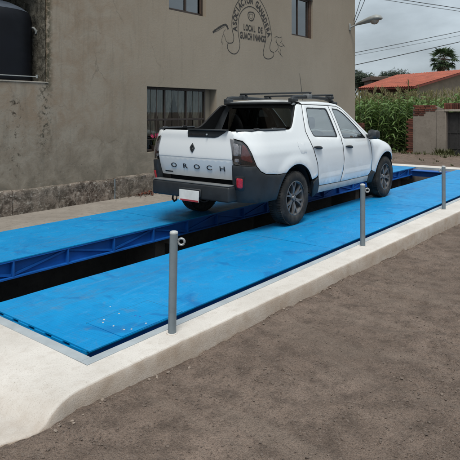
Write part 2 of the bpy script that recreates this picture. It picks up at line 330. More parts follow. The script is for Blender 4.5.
class MB:
    def __init__(s): s.V = []; s.F = []; s.M = []; s.mi = 0
    def add(s, V, F):
        b = len(s.V); s.V += [Vector(v) for v in V]; s.F += [tuple(i+b for i in f) for f in F]; s.M += [s.mi]*len(F); return s
    def box(s, x0, x1, y0, y1, z0, z1, bev=0, seg=1, mtx=None):
        if bev:
            bm = bmesh.new(); bmesh.ops.create_cube(bm, size=1)
            for v in bm.verts: v.co = Vector(((x0+x1)/2+v.co.x*(x1-x0), (y0+y1)/2+v.co.y*(y1-y0), (z0+z1)/2+v.co.z*(z1-z0)))
            bmesh.ops.bevel(bm, geom=bm.edges[:], offset=bev, segments=seg, affect='EDGES', profile=.5)
            bm.verts.index_update(); V = [v.co.copy() for v in bm.verts]; F = [tuple(v.index for v in f.verts) for f in bm.faces]; bm.free()
        else:
            V = [Vector((x, y, z)) for x in (x0, x1) for y in (y0, y1) for z in (z0, z1)]
            F = [(0, 1, 3, 2), (4, 6, 7, 5), (0, 4, 5, 1), (2, 3, 7, 6), (0, 2, 6, 4), (1, 5, 7, 3)]
        if mtx: V = [mtx @ v for v in V]
        return s.add(V, F)
    def tube(s, path, r, n=8, cap=True, flat=None):
        P = [Vector(p) for p in path]; R = r if isinstance(r, (list, tuple)) else [r]*len(P)
        V = []; F = []; up = Vector((0, 0, 1))
        for i, p in enumerate(P):
            t = (P[min(i+1, len(P)-1)]-P[max(i-1, 0)]).normalized()
            u = up if abs(t.dot(up)) < .95 else Vector((1, 0, 0))
            a = t.cross(u).normalized(); b = t.cross(a).normalized()
            for k in range(n):
                q = 2*PI*k/n; V.append(p+(a*math.cos(q)+b*math.sin(q)*(flat or 1))*R[i])
        for i in range(len(P)-1):
            for k in range(n):
                F.append((i*n+k, (i+1)*n+k, (i+1)*n+(k+1) % n, i*n+(k+1) % n))
        if cap: F.append(tuple(range(n))); F.append(tuple((len(P)-1)*n+k for k in reversed(range(n))))
        return s.add(V, F)
    def lathe(s, prof, n=24, c=(0, 0, 0), axis='z', a0=0, a1=2*PI):
        full = abs(a1-a0-2*PI) < 1e-6; m = n if full else n+1; V = []; F = []; c = Vector(c)
        for k in range(m):
            q = a0+(a1-a0)*k/n
            for r, h in prof:
                if axis == 'z': v = Vector((r*math.cos(q), r*math.sin(q), h))
                elif axis == 'y': v = Vector((r*math.cos(q), h, r*math.sin(q)))
                else: v = Vector((h, r*math.cos(q), r*math.sin(q)))
                V.append(v+c)
        L = len(prof)
        for k in range(n):
            k2 = (k+1) % m
            for j in range(L-1): F.append((k*L+j, k2*L+j, k2*L+j+1, k*L+j+1))
        return s.add(V, F)
    def prism(s, poly, fn0, fn1):
        n = len(poly); V = [Vector(fn0(*p)) for p in poly]+[Vector(fn1(*p)) for p in poly]
        F = [tuple(range(n)), tuple(reversed(range(n, 2*n)))]+[(i, i+n, (i+1) % n+n, (i+1) % n) for i in range(n)]
        return s.add(V, F)
    def build(s, name, mats, parent=None, smooth=None, loc=None, fix=True, **k):
        me = mesh(name, s.V, s.F, mats, s.M)
        if fix:
            bm = bmesh.new(); bm.from_mesh(me); bmesh.ops.recalc_face_normals(bm, faces=bm.faces[:]); bm.to_mesh(me); bm.free()
        if smooth is not None:
            me.polygons.foreach_set('use_smooth', [True]*len(me.polygons)); me.set_sharp_from_angle(angle=math.radians(smooth))
        return link(name, me, parent, loc, **k)
def box(name, b, mat, parent=None, bev=0, **k):
    return MB().box(*b, bev=bev, seg=2 if bev else 1).build(name, mat, parent, 40 if bev else None, **k)
def sstep(a, b, x):
    t = min(1, max(0, (x-a)/(b-a))); return t*t*(3-2*t)
def lerp(a, b, t): return a+(b-a)*t
def rnd(poly, r, n=5):
    out = []; P = [Vector(p) for p in poly]
    for i, p in enumerate(P):
        a = P[i-1]-p; b = P[(i+1) % len(P)]-p
        ra = min(r, a.length*.45); rb = min(r, b.length*.45)
        A = p+a.normalized()*ra; B = p+b.normalized()*rb
        for k in range(n+1):
            t = k/n; out.append(A*(1-t)**2+p*2*t*(1-t)+B*t*t)
    return [tuple(v) for v in out]
def resample(poly, step):
    out = []
    for i, p in enumerate(poly):
        q = poly[(i+1) % len(poly)]; L = math.dist(p, q)
        if L < 1e-6: continue
        n = max(1, math.ceil(L/step))
        for k in range(n): out.append((lerp(p[0], q[0], k/n), lerp(p[1], q[1], k/n)))
    return out
def inside(x, y, poly):
    c = False; j = len(poly)-1
    for i in range(len(poly)):
        xi, yi = poly[i]; xj, yj = poly[j]
        if (yi > y) != (yj > y) and x < (xj-xi)*(y-yi)/(yj-yi)+xi: c = not c
        j = i
    return c
def segd(x, y, poly):
    best = 9e9
    for i in range(len(poly)):
        ax, ay = poly[i-1]; bx, by = poly[i]; dx, dy = bx-ax, by-ay; L = dx*dx+dy*dy
        t = 0 if L == 0 else min(1, max(0, ((x-ax)*dx+(y-ay)*dy)/L))
        best = min(best, (x-ax-t*dx)**2+(y-ay-t*dy)**2)
    return math.sqrt(best)
def patch_mesh(name, outline, fn, mats, holes=(), step=.06, thick=.02, roll=.004, flip=False, back=True, smooth=40, rim=0):
    loops = [resample(outline, step)]+[resample(h, step) for h in holes]
    pts = []; edges = []
    for L in loops:
        b = len(pts); pts += L; edges += [(b+i, b+(i+1) % len(L)) for i in range(len(L))]
    x0 = min(p[0] for p in loops[0]); x1 = max(p[0] for p in loops[0]); y0 = min(p[1] for p in loops[0]); y1 = max(p[1] for p in loops[0])
    ins = min(.012, step*.3)
    if roll > 0:                                   # ring of points just inside the rim keeps the rolled edge narrow and even
        for L in loops[:]:
            for q in range(len(L)):
                ax, ay = L[q-1]; bx, by = L[(q+1) % len(L)]; tx, ty = bx-ax, by-ay; ll = math.hypot(tx, ty) or 1
                for sg in (-1, 1):
                    cx, cy = L[q][0]-ty/ll*ins*sg, L[q][1]+tx/ll*ins*sg
                    if inside(cx, cy, loops[0]) and not any(inside(cx, cy, h) for h in loops[1:]) and min(segd(cx, cy, M) for M in loops) > ins*.7: pts.append((cx, cy))
    nb = len(pts)
    i = x0+step*.5
    row = 0
    while i < x1:
        j = y0+step*(.5 if row % 2 else .9)
        while j < y1:
            if inside(i, j, loops[0]) and not any(inside(i, j, h) for h in loops[1:]) and min(segd(i, j, L) for L in loops) > step*.45: pts.append((i, j))
            j += step
        i += step; row += 1
    vs, es, fs, ov, _, _ = delaunay_2d_cdt([Vector(p) for p in pts], edges, [], 0, 1e-6)
    tris = []
    for f in fs:
        cx = sum(vs[k].x for k in f)/3; cy = sum(vs[k].y for k in f)/3
        if inside(cx, cy, loops[0]) and not any(inside(cx, cy, h) for h in loops[1:]):
            a, b, c = f
            if (vs[b]-vs[a]).cross(vs[c]-vs[a]) < 0: a, c = c, a
            tris.append((a, b, c))
    e = 1e-3; P = []; N = []
    for v in vs:
        p = Vector(fn(v.x, v.y)); du = Vector(fn(v.x+e, v.y))-Vector(fn(v.x-e, v.y)); dv = Vector(fn(v.x, v.y+e))-Vector(fn(v.x, v.y-e))
        n = du.cross(dv); n = n.normalized() if n.length > 1e-12 else Vector((0, 0, 1))
        P.append(p); N.append(-n if flip else n)
    cnt = {}
    for t in tris:
        for k in range(3):
            a, b = t[k], t[(k+1) % 3]; cnt[(a, b)] = cnt.get((a, b), 0)+1
    bnd = [ab for ab in cnt if (ab[1], ab[0]) not in cnt]
    bv = {a for ab in bnd for a in ab}
    V = [P[i]-N[i]*(roll if i in bv else 0) for i in range(len(P))]; n0 = len(V)
    V += [P[i]-N[i]*thick for i in range(len(P))]
    F = []; FM = []
    for a, b, c in tris:
        F.append((a, c, b) if flip else (a, b, c)); FM.append(0)
        if back: F.append((a+n0, b+n0, c+n0) if flip else (a+n0, c+n0, b+n0)); FM.append(1)
    for a, b in bnd:
        F.append((a, b, b+n0, a+n0) if flip else (b, a, a+n0, b+n0)); FM.append(rim)
    if not isinstance(mats, (list, tuple)): mats = [mats, mats]
    me = mesh(name, V, F, mats, FM, smooth)
    if not back:
        bm = bmesh.new(); bm.from_mesh(me); bmesh.ops.delete(bm, geom=[v for v in bm.verts if not v.link_faces], context='VERTS'); bm.to_mesh(me); bm.free()
    return me
def patch(name, outline, fn, mats, parent=None, **k):
    lab = {a: k.pop(a) for a in ('label', 'cat', 'group', 'kind') if a in k}
    return link(name, patch_mesh(name, outline, fn, mats, **k), parent, **lab)
def text_mesh(body, size, extrude=0., off=0.):
    cu = bpy.data.curves.new('t', 'FONT'); cu.body = body; cu.size = size; cu.extrude = extrude; cu.offset = off; cu.align_x = 'CENTER'; cu.align_y = 'CENTER'; cu.resolution_u = 4
    o = bpy.data.objects.new('t', cu); C.objects.link(o); dg = bpy.context.evaluated_depsgraph_get(); dg.update()
    me = bpy.data.meshes.new_from_object(o.evaluated_get(dg)); bpy.data.objects.remove(o); bpy.data.curves.remove(cu); return me
def fbm(x, y, z=0, o=4): return noise.fractal(Vector((x, y, z)), 1.0, 2.0, o)
# ================================================================== GROUND
DX0, DX1 = 2.04, 14.05            # weighbridge deck ends
NY0, NY1 = 2.69, 3.95             # near deck
FY0, FY1 = 4.98, 6.27             # far deck
def yf(X):                        # road-side top edge of the kerb
    return 2.392 - .016*max(0, X-2.0) - .06*sstep(1.75, 1.46, X)*sstep(1.2, 1.45, X)
def gbase(X): return -.112 - .0085*min(max(X-1.5, -1), 22) + .03*sstep(1.9, 1.3, X)
def gh(X, Y):
    z = gbase(X)
    if -.5 < X < 12 and -4 < Y < 3:
        z += .022*fbm(X*.55, Y*.8, 3.1, 3) + .010*fbm(X*2.6+4, Y*3.1, 7, 3)
        r = noise.noise(Vector((X*.8+9, Y*1.3, 2)))
        z += .0075*fbm(X*13, Y*13, 1.7, 4)*(1+max(0, r)*2.6)
        z += .0045*noise.noise(Vector((X*48, Y*48, 0)))*(.6+1.2*max(0, r+.2))
        z += .02*max(0, 1-abs(Y-(yf(X)-.05))/.16)*(.55+fbm(X*3, 1, 4, 3)) - .09*sstep(yf(X)-.012, yf(X)+.03, Y)      # dirt washed against the kerb
    return z
xs = [-500, -150, -60, -25, -10, -4, -1.5, 0, .5]+list(np.arange(.7, 9.0, .021))+list(np.arange(9.0, 16, .12))+[16.3, 17, 18, 20, 22, 24, 27, 31, 36, 45, 60, 90, 150, 300, 700]
xs = sorted(set([round(float(x), 4) for x in xs if min(abs(x-1.97), abs(x-14.12)) > .008]+[1.97, 14.12]))
ys = [-500, -150, -60, -20, -9, -5.5]+list(np.arange(-4, 2.45, .022))+[2.5, 2.625, 3.5, 4.5, 5.5, 6.32, 7, 8, 10, 13, 18, 26, 40, 70, 150, 400]
ys = [round(float(y), 4) for y in ys]
V = [(x, y, gh(x, y)) for x in xs for y in ys]
ny = len(ys); F = []
for i in range(len(xs)-1):
    for j in range(ny-1):
        if 1.97 <= (xs[i]+xs[i+1])/2 <= 14.12 and 2.625 <= (ys[j]+ys[j+1])/2 <= 6.32: continue
        F.append((i*ny+j, (i+1)*ny+j, (i+1)*ny+j+1, i*ny+j+1))
link('ground', mesh('ground', V, F, 'dirt', None, 60), kind='structure')

# kerb and aprons: one cast slab round the pit
def kz(X, Y):
    z = 0.
    z -= .125*sstep(1.78, .75, X)*(1 if X < 1.78 else 0)
    z -= .095*sstep(1.58, 1.38, X)*sstep(2.75, 2.36, Y)*(1-.6*sstep(1.2, .6, X))
    z += .0025*fbm(X*3, Y*3, 5, 3) + .0012*fbm(X*14, Y*14, 2, 3)
    return max(z, gbase(X)+.012+.004*fbm(X*5, Y*5, 3, 2))
kxs = sorted(set([-6, -3, -1.5, -.6, 0, .4]+[round(.7+.04*i, 3) for i in range(31)]+[1.92]+[round(1.96+.05*i, 3) for i in range(180)]+[round(11+.2*i, 3) for i in range(16)]+[14.12, 14.4, 14.62]))
offs = [0, .006, .016, .03, .06, .10, .15]
V = []; F = []; rows = []
absY = [2.573, 3.0, 3.5, 4.2, 5, 5.7, 6.30]
NR = len(offs)+len(absY)+3
for X in kxs:
    chip = .004*max(0, fbm(X*5, 3, 8, 3))+.0025*fbm(X*23, 7, 1, 3)+.028*max(0, fbm(X*7, 9, 4, 3)-.42)
    y0 = yf(X)+chip
    g = gbase(X)
    lip = .04*sstep(1.75, 1.35, X)
    V += [(X, y0-.022-.006*fbm(X*4, 2, 2, 2), g-.12), (X, y0-.014-.005*fbm(X*6, 4, 2, 3), min(g*.6, kz(X, y0)-.05)), (X, y0-.005-.002*fbm(X*9, 5, 2, 3), -.026+kz(X, y0))]
    for o, dz in zip(offs, (-.010, -.004, -.001, 0, 0, 0, 0)): V.append((X, y0+o, kz(X, y0+o)+dz))
    for Y in absY: V.append((X, Y, kz(X, Y)))
for i in range(len(kxs)-1):
    for j in range(NR-1):
        Xm = (kxs[i]+kxs[i+1])/2
        if 1.92 <= Xm <= 14.12 and j >= len(offs)+3: continue
        F.append((i*NR+j, (i+1)*NR+j, (i+1)*NR+j+1, i*NR+j+1))
b = len(V)                       # inner faces down to the steel frame and outer ends
link('kerb', mesh('kerb', V, F, 'kerb', None, 50), kind='structure')
# pit
m = MB()
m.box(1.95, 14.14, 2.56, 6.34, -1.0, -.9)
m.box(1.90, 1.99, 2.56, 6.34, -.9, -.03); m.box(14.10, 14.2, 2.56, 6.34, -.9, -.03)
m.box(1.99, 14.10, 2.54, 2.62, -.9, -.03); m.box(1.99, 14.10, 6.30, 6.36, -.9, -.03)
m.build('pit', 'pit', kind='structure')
# sidewalk by the building
V = []; F = []; sx = [-6, -2]+[round(.5+.12*i, 3) for i in range(120)]+[14.9, 15.4]; sy = [6.302, 6.32, 6.5, 6.7, 6.9, 7.0, 7.1, 7.2]
for X in sx:
    for Y in sy: V.append((X, Y, -.012+.012*sstep(6.4, 7.1, Y)+.005*fbm(X*1.5, Y*2, 1, 3)-(.006 if Y < 6.31 else 0)))
for i in range(len(sx)-1):
    for j in range(len(sy)-1): F.append((i*8+j, (i+1)*8+j, (i+1)*8+j+1, i*8+j+1))
link('sidewalk', mesh('sidewalk', V, F, 'walk', None, 50), kind='structure')

# steel angle frame lining the pit
fr = empty('pit_frame', (1.92, 2.575, 0), label='pale grey steel angle frame lining the edge of the weighbridge pit', cat='frame')
def fbar(x0, x1, y0, y1):
    m = MB().box(x0-1.92, x1-1.92, y0-2.575, y1-2.575, -.012, .003, bev=.002).box(x0-1.92+.001, x1-1.92-.001, y0-2.575+.001, y1-2.575-.001, -.09, -.0125)
    m.build('frame_bar', 'frame', fr, 30)
fbar(1.922, 14.12, 2.575, 2.640)
fbar(1.922, 1.995, 2.643, 6.30)
fbar(14.075, 14.12, 2.643, 6.30)
# ================================================================== WEIGHBRIDGE DECKS
def deck(y0, y1, label, inner):           # inner: y of the beam facing the middle gap
    t = empty('weighbridge_deck', (DX0, y0, -.9), label=label, cat='weighbridge deck', group='steel decks of the vehicle scale')
    O = Vector((DX0, y0, -.9))
    def B(name, x0, x1, ya, yb, z0, z1, mat='beam', bev=0, par=None):
        m = MB().box(x0-O.x, x1-O.x, ya-O.y, yb-O.y, z0-O.z, z1-O.z, bev=bev)
        return m.build(name, mat, par or t, 30 if bev else None)
    joints = [DX0, 5.17, 8.25, 11.3, DX1]
    for a, b in zip(joints[:-1], joints[1:]):
        # plates are slightly dished between the beams
        V = []; F = []; nx, nyy = 24, 8
        for i in range(nx+1):
            for j in range(nyy+1):
                X = lerp(a+.005, b-.005, i/nx); Y = lerp(y0+(.026 if inner == y1 else .006), y1-(.006 if inner == y1 else .026), j/nyy)
                V.append((X-O.x, Y-O.y, .9+.0018*fbm(X*.9, Y*1.7, a, 3)-.0012*(j in (0, nyy))))
        n1 = nyy+1
        for i in range(nx):
            for j in range(nyy): F.append((i*n1+j, (i+1)*n1+j, (i+1)*n1+j+1, i*n1+j+1))
        ring = [i*n1 for i in range(nx+1)]+[nx*n1+j for j in range(1, n1)]+[i*n1+nyy for i in range(nx-1, -1, -1)]+[j for j in range(nyy-1, 0, -1)]
        bs = len(V); V += [(V[k][0], V[k][1], .9-.010) for k in ring]
        for k in range(len(ring)):
            k2 = (k+1) % len(ring); F.append((ring[k2], ring[k], bs+k, bs+k2))
        link('deck_plate', mesh('deck_plate', V, F, 'deck', None, 40), t)
    oy = y0 if inner == y1 else y1; so = 1 if inner == y1 else -1
    # outer edge channel: a slim lip just under the plate with spacer blocks
    lo = (oy+so*.055, oy+so*.10); B('edge_channel', DX0, DX1, min(lo), max(lo), -.032, -.0105, 'deck')
    lo = (oy+so*.075, oy+so*.085); B('channel_web', DX0+.03, DX1-.03, min(lo), max(lo), -.19, -.0325, 'beam')
    # end beams
    for xe, se in ((DX0, 1), (DX1, -1)):
        lo = (xe-se*.012, xe+se*.07); B('end_channel', min(lo), max(lo), y0+.08, y1-.02, -.043, -.031, 'deck')
        yk = y0+.10
        while yk < y1-.1:
            lo = (xe-se*.004, xe+se*.05); B('spacer_block', min(lo), max(lo), yk, yk+.12, -.0305, -.0105, 'deck'); yk += .20
        lo = (xe+se*.03, xe+se*.04); B('end_web', min(lo), max(lo), y0+.08, y1-.02, -.3, -.0435, 'beam')
    # inner truss beam
    si = 1 if inner == y1 else -1         # outward direction (towards the gap)
    def yb(a, b): lo = (inner+si*a, inner+si*b); return min(lo), max(lo)
    B('top_chord', DX0, DX1, *yb(-.07, -.008), -.026, -.0105)
    B('web', DX0+.02, DX1-.02, *yb(-.075, -.065), -.176, -.0265)
    B('bottom_chord', DX0, DX1, *yb(-.08, -.004), -.192, -.1765)
    if inner == y0 or True:
        x = 2.22; k = 0
        while x < DX1-.2:
            B('stiffener', x-.009, x+.009, *yb(-.064, -.010), -.176, -.0265)
            if x+.63 < DX1-.1:
                za, zb = (-.04, -.165) if k % 2 == 0 else (-.165, -.04)
                m = MB(); yy = yb(-.055, -.035)
                P = [(x+.012, za), (x+.618, zb)]
                m.prism([(P[0][0], P[0][1]-.011), (P[1][0], P[1][1]-.011), (P[1][0], P[1][1]+.011), (P[0][0], P[0][1]+.011)], lambda a, b: (a-O.x, yy[0]-O.y, b-O.z), lambda a, b: (a-O.x, yy[1]-O.y, b-O.z))
                m.build('diagonal', 'beam', t)
            x += .63; k += 1
    # legs on load cells inside the pit
    for xe in joints:
        xx = min(max(xe, DX0+.25), DX1-.25)
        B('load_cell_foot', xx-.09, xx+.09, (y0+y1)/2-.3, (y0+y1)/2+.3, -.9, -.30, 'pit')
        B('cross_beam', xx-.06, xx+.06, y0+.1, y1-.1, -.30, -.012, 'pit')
    return t, O, B
t1, O1, B1 = deck(NY0, NY1, 'bright blue steel weighbridge deck beside the kerb and grey posts', NY1)
# access hatch cut in the near deck and its bolts
hx0, hx1, hy0, hy1 = 2.30, 2.86, 2.72, 3.085
h = MB().box(hx0-O1.x, hx1-O1.x, hy0-O1.y, hy1-O1.y, .9-.004, .9+.0035).build('hatch_cover', 'deck', t1)
for k, (a, b) in enumerate(((hx0-.004, hx1+.004),)):
    for (x0, x1, ya, yb_) in ((hx1, hx1+.005, hy0, hy1), (hx0-.004, hx1+.005, hy1, hy1+.005)):
        MB().box(x0-O1.x, x1-O1.x, ya-O1.y, yb_-O1.y, .9-.004, .9+.0022).build('hatch_gap', 'dark', t1)
for (px, py) in ((103, 322.5), (104, 319.5), (113.5, 325.8), (124, 329.5), (131.5, 329), (119, 313.5), (146, 323.2), (135.5, 315.5), (140, 316.8)):
    p = on_ground(px, py, .004); dark = px in (135.5, 140)
    MB().lathe([(0, .0062), (.005, .006), (.0075, .0035)], 8, (p.x-O1.x, p.y-O1.y, .9)).build('bolt', 'beam' if dark else 'posttop', t1, 40)
t2, O2, B2 = deck(FY0, FY1, 'bright blue steel weighbridge deck along the sidewalk of the building', FY0)
# cross member closing the gap at the far end
m = MB(); m.box(0, .32, 0, .99, -.06, -.046).box(.10, .14, 0, .99, -.2, -.06)
m.build('end_beam', 'beam', loc=(13.62, 3.97, 0), label='blue steel cross beam joining both weighbridge decks at the far end', cat='beam')
# ================================================================== POSTS
def post(X, Y, h, lean, ring_dir, label):
    t = empty('bollard_post', (X, Y, 0), label=label, cat='post', group='grey steel posts along the kerb')
    r = .027
    m = MB().tube([(0, 0, -.05), (lean*.3, 0, h*.3), (lean*.6, 0, h*.6), (lean, 0, h)], r, 18); m.build('pole', 'post', t, 40)
    MB().lathe([(0, .010), (r*.55, .0095), (r*.9, .006), (r*1.02, 0), (r*1.02, -.008)], 18, (lean, 0, h)).build('cap', 'posttop', t, 50)
    MB().lathe([(r+.012, -.004), (r+.009, .003), (r+.003, .005), (r-.002, .006)], 16, (0, 0, 0)).build('base_grout', 'kerb', t, 50)
    a = ring_dir; d = Vector((math.cos(a), math.sin(a), 0)); c = Vector((lean, 0, h-.062))+d*(r+.022)
    m = MB(); R = .021; pth = []
    for k in range(25):
        q = 2*PI*k/24; pth.append(c+(d*math.cos(q)+Vector((0, 0, 1))*math.sin(q))*R)
    m.tube(pth, .0075, 8, False); rg = m.build('ring', 'ring', t, 60)
    MB().tube([Vector((lean, 0, h-.062))+d*(r*.7), c-d*R*1.1], .007, 8).build('weld', 'post', t, 60)
    return t
rd = math.atan2(-cA, sA)          # to the right as seen from the road
post(2.545, 2.510, .66, .018, rd, 'tallest looking grey steel post, nearest the ramp and the deck hatch')
post(5.47, 2.515, .665, 0, rd, 'grey steel post on the kerb in front of the front wheel of the truck')
post(8.25, 2.510, .64, -.008, rd+PI, 'grey steel post farthest along the kerb, past the truck')
# ================================================================== BUILDING
WY = 7.13; BX1 = 14.97
bld = empty('building', (8.0, WY, 0), label='two storey beige plastered building with painted cattle association arch', cat='building')
def R(x0, x1, z0, z1): return [(x0, z0), (x1, z0), (x1, z1), (x0, z1)]
NICHE = R(2.1, 4.60, 1.885, 3.9); WIN = R(6.60, 8.53, .72, 1.90); UP1 = R(7.15, 8.20, 3.345, 4.55); UP2 = R(11.42, 12.47, 3.345, 4.36)
def wallfn(x, z): return (x-8.0, .0012*fbm(x*.8, z*.8, 2, 3), z)
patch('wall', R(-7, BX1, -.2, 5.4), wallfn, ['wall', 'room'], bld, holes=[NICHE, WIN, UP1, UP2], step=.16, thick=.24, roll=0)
MB().box(BX1-8-.24, BX1-8-.002, .245, 6.0, -.2, 5.4).build('side_wall', 'wall', bld)
MB().box(-15, BX1-8-.25, 6.0, 6.2, -.2, 5.4).build('back_wall', 'wall', bld)
MB().box(-15.1, BX1-8+.15, -.15, 6.3, 5.402, 5.52).build('roof', 'render', bld)
# rooms behind the openings
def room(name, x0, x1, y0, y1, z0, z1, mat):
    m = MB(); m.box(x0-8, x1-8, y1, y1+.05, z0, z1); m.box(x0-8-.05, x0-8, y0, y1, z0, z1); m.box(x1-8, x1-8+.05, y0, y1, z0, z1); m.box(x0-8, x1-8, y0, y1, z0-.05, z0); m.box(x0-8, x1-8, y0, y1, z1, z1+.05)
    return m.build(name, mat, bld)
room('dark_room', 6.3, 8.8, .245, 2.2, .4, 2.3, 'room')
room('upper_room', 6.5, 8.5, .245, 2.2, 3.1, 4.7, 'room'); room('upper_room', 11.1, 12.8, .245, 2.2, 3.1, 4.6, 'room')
# niche: rough stone jamb and back
def rough(name, u0, u1, v0, v1, fn, mat, amp, step=.03):
    nu = int((u1-u0)/step)+1; nv = int((v1-v0)/step)+1; V = []; F = []
    for i in range(nu+1):
        for j in range(nv+1):
            u, v = lerp(u0, u1, i/nu), lerp(v0, v1, j/nv); V.append(fn(u, v, amp*(fbm(u*6, v*6, 1, 4)+.5*abs(fbm(u*14, v*14, 3, 2)))))
    for i in range(nu):
        for j in range(nv): a = i*(nv+1)+j; F.append((a, a+nv+1, a+nv+2, a+1))
    return link(name, mesh(name, V, F, mat, None, 70), bld)
rough('niche_jamb', .02, 1.6, 1.87, 3.95, lambda u, v, d: (4.585-8-d*.6, u, v), 'niche', .035)
rough('niche_back', 2.0, 4.62, 1.87, 3.95, lambda u, v, d: (u-8, 1.55-d, v), 'niche', .04, .05)
MB().box(1.9-8, 4.62-8, .246, 1.6, 1.8, 1.884).box(1.9-8, 4.62-8, .246, 1.6, 3.9, 3.98).build('niche_floor', 'niche', bld)
MB().box(1.9-8, 2.08-8, .02, 1.6, 1.884, 3.9).build('niche_jamb', 'niche', bld)
MB().box(1.95-8, 4.62-8, -.012, .26, 1.872, 1.893, bev=.004).build('niche_ledge', 'renderlight', bld, 40)
# plinth of eroded rubble, cast in separate lengths
pj = [-7, .6, 2.4, 4.02, 5.83, 7.5, 9.6, 11.8, 14.95]
for k, (a, b) in enumerate(zip(pj[:-1], pj[1:])):
    a += .012; n = int((b-a)/.03); V = []; F = []; nz_ = 12; dz = random.uniform(-.012, .012); dy = random.uniform(0, .012)
    for i in range(n+1):
        X = lerp(a, b, i/n); top = .345+dz+.014*fbm(X*2.2, 1, k, 4)+.008*fbm(X*9, 4, k, 2)
        prof = [(.0, top+.006), (-.02, top+.004), (-.036, top-.004)]+[(-.045-dy, lerp(top-.02, -.03, q/8)) for q in range(9)]
        for q, (yy, zz) in enumerate(prof):
            d = .016*fbm(X*7, zz*7, k+2, 4)+.012*abs(fbm(X*17, zz*17, 5, 3)) if q > 1 else 0
            V.append((X-8, yy-d, zz))
    for i in range(n):
        for j in range(11): F.append((i*12+j, (i+1)*12+j, (i+1)*12+j+1, i*12+j+1))
    b0 = len(V); V += [(V[0][0], 0, .34), (V[0][0], 0, -.03), (V[n*12][0], 0, .34), (V[n*12][0], 0, -.03)]
    F.append(tuple([b0]+list(range(12))+[b0+1])); F.append(tuple([b0+3]+list(range(n*12+11, n*12-1, -1))+[b0+2]))
    link('plinth_panel', mesh('plinth_panel', V, F, 'plinth', None, 60), bld)
for X in (5.83,): MB().tube([(X-8+.006, -.05, -.03), (X-8+.004, -.05, .335)], .013, 8).build('drain_pipe', 'post', bld, 50)
# ---- windows
def window(x0, x1, z0, z1, depth, mulls, mat, gl, bars=0, t=.05, rails=()):
    wdw = MB()
    y0, y1 = depth, depth+.05
    wdw.box(x0-8, x1-8, y0, y1, z0, z0+t, bev=.004).box(x0-8, x1-8, y0, y1, z1-t, z1, bev=.004).box(x0-8, x0-8+t, y0+.001, y1-.001, z0+t, z1-t, bev=.004).box(x1-8-t, x1-8, y0+.001, y1-.001, z0+t, z1-t, bev=.004)
    W = wdw.build('window', mat, bld, 40)
    xsr = [x0]+list(mulls)+[x1]
    for mX in mulls: MB().box(mX-8-t*.4, mX-8+t*.4, y0+.003, y1-.003, z0+t, z1-t, bev=.004).build('mullion', mat, W, 40)
    for rz in rails: MB().box(x0-8+t, x1-8-t, y0+.006, y1-.006, rz-.018, rz+.018, bev=.004).build('rail', mat, W, 40)
    for a, b in zip(xsr[:-1], xsr[1:]):
        m = MB(); m.box(a-8+.02, b-8-.02, depth+.024, depth+.028, z0+t*.6, z1-t*.6); m.build('pane', gl, W)
    return W
W1 = window(6.602, 8.32, .722, 1.898, .12, [7.17, 7.76], 'winframe', 'glass_window', t=.045, rails=(1.30,))
MB().box(8.321-8, 8.529-8, .19, .235, .722, 1.898).build('jamb', 'wall', bld)
W2 = window(7.152, 8.20, 3.347, 4.548, .09, [7.70], 'winframe', 'glass_upper', t=.06)
W3 = window(11.422, 12.38, 3.347, 4.358, .09, [11.86], 'winframe', 'glass_upper', t=.055)
MB().box(12.385-8, 12.468-8, .05, .2, 3.347, 4.358, bev=.004).build('shutter', 'woodframe', W3, 40)
MB().box(8.10-8, 8.145-8, .085, .089, 3.41, 4.5).build('trim', 'woodframe', W2)
for X in (6.9, 7.46, 8.05): MB().tube([(X-8, .065, .722), (X-8, .065, 1.898)], .0065, 6).build('grille_bar', 'winframe', W1, 60)
for z in (.95,): MB().box(6.602-8, 8.32-8, .055, .075, z-.006, z+.006).build('grille_rail', 'winframe', W1)
# gathered curtains tied back
def curtain(xa, xb, tie, z1, z0, y, amp):
    V = []; F = []; nu, nv = 46, 22
    for j in range(nv+1):
        v = j/nv; z = lerp(z1, z0, v)
        k = (min(1, v/.62))**1.5 if v < .62 else 1-.35*sstep(.62, 1, v)
        for i in range(nu+1):
            u = i/nu; X = lerp(lerp(xa, xb, u), tie+(u-.5)*.10, k*.95)
            V.append((X-8, y+amp*math.sin(u*34+v*2)*(1-.5*k)+.012*math.sin(u*7+v*5), z))
    for j in range(nv):
        for i in range(nu): a = j*(nu+1)+i; F.append((a, a+1, a+nu+2, a+nu+1))
    return link('curtain', mesh('curtain', V, F, 'curtain', None, 80), W1)
curtain(6.62, 7.05, 6.90, 1.88, 1.0, .205, .016); curtain(6.98, 7.52, 7.19, 1.88, .80, .215, .016); curtain(7.5, 8.0, 7.80, 1.88, .80, .205, .016); curtain(7.95, 8.34, 8.12, 1.88, .85, .215, .014)
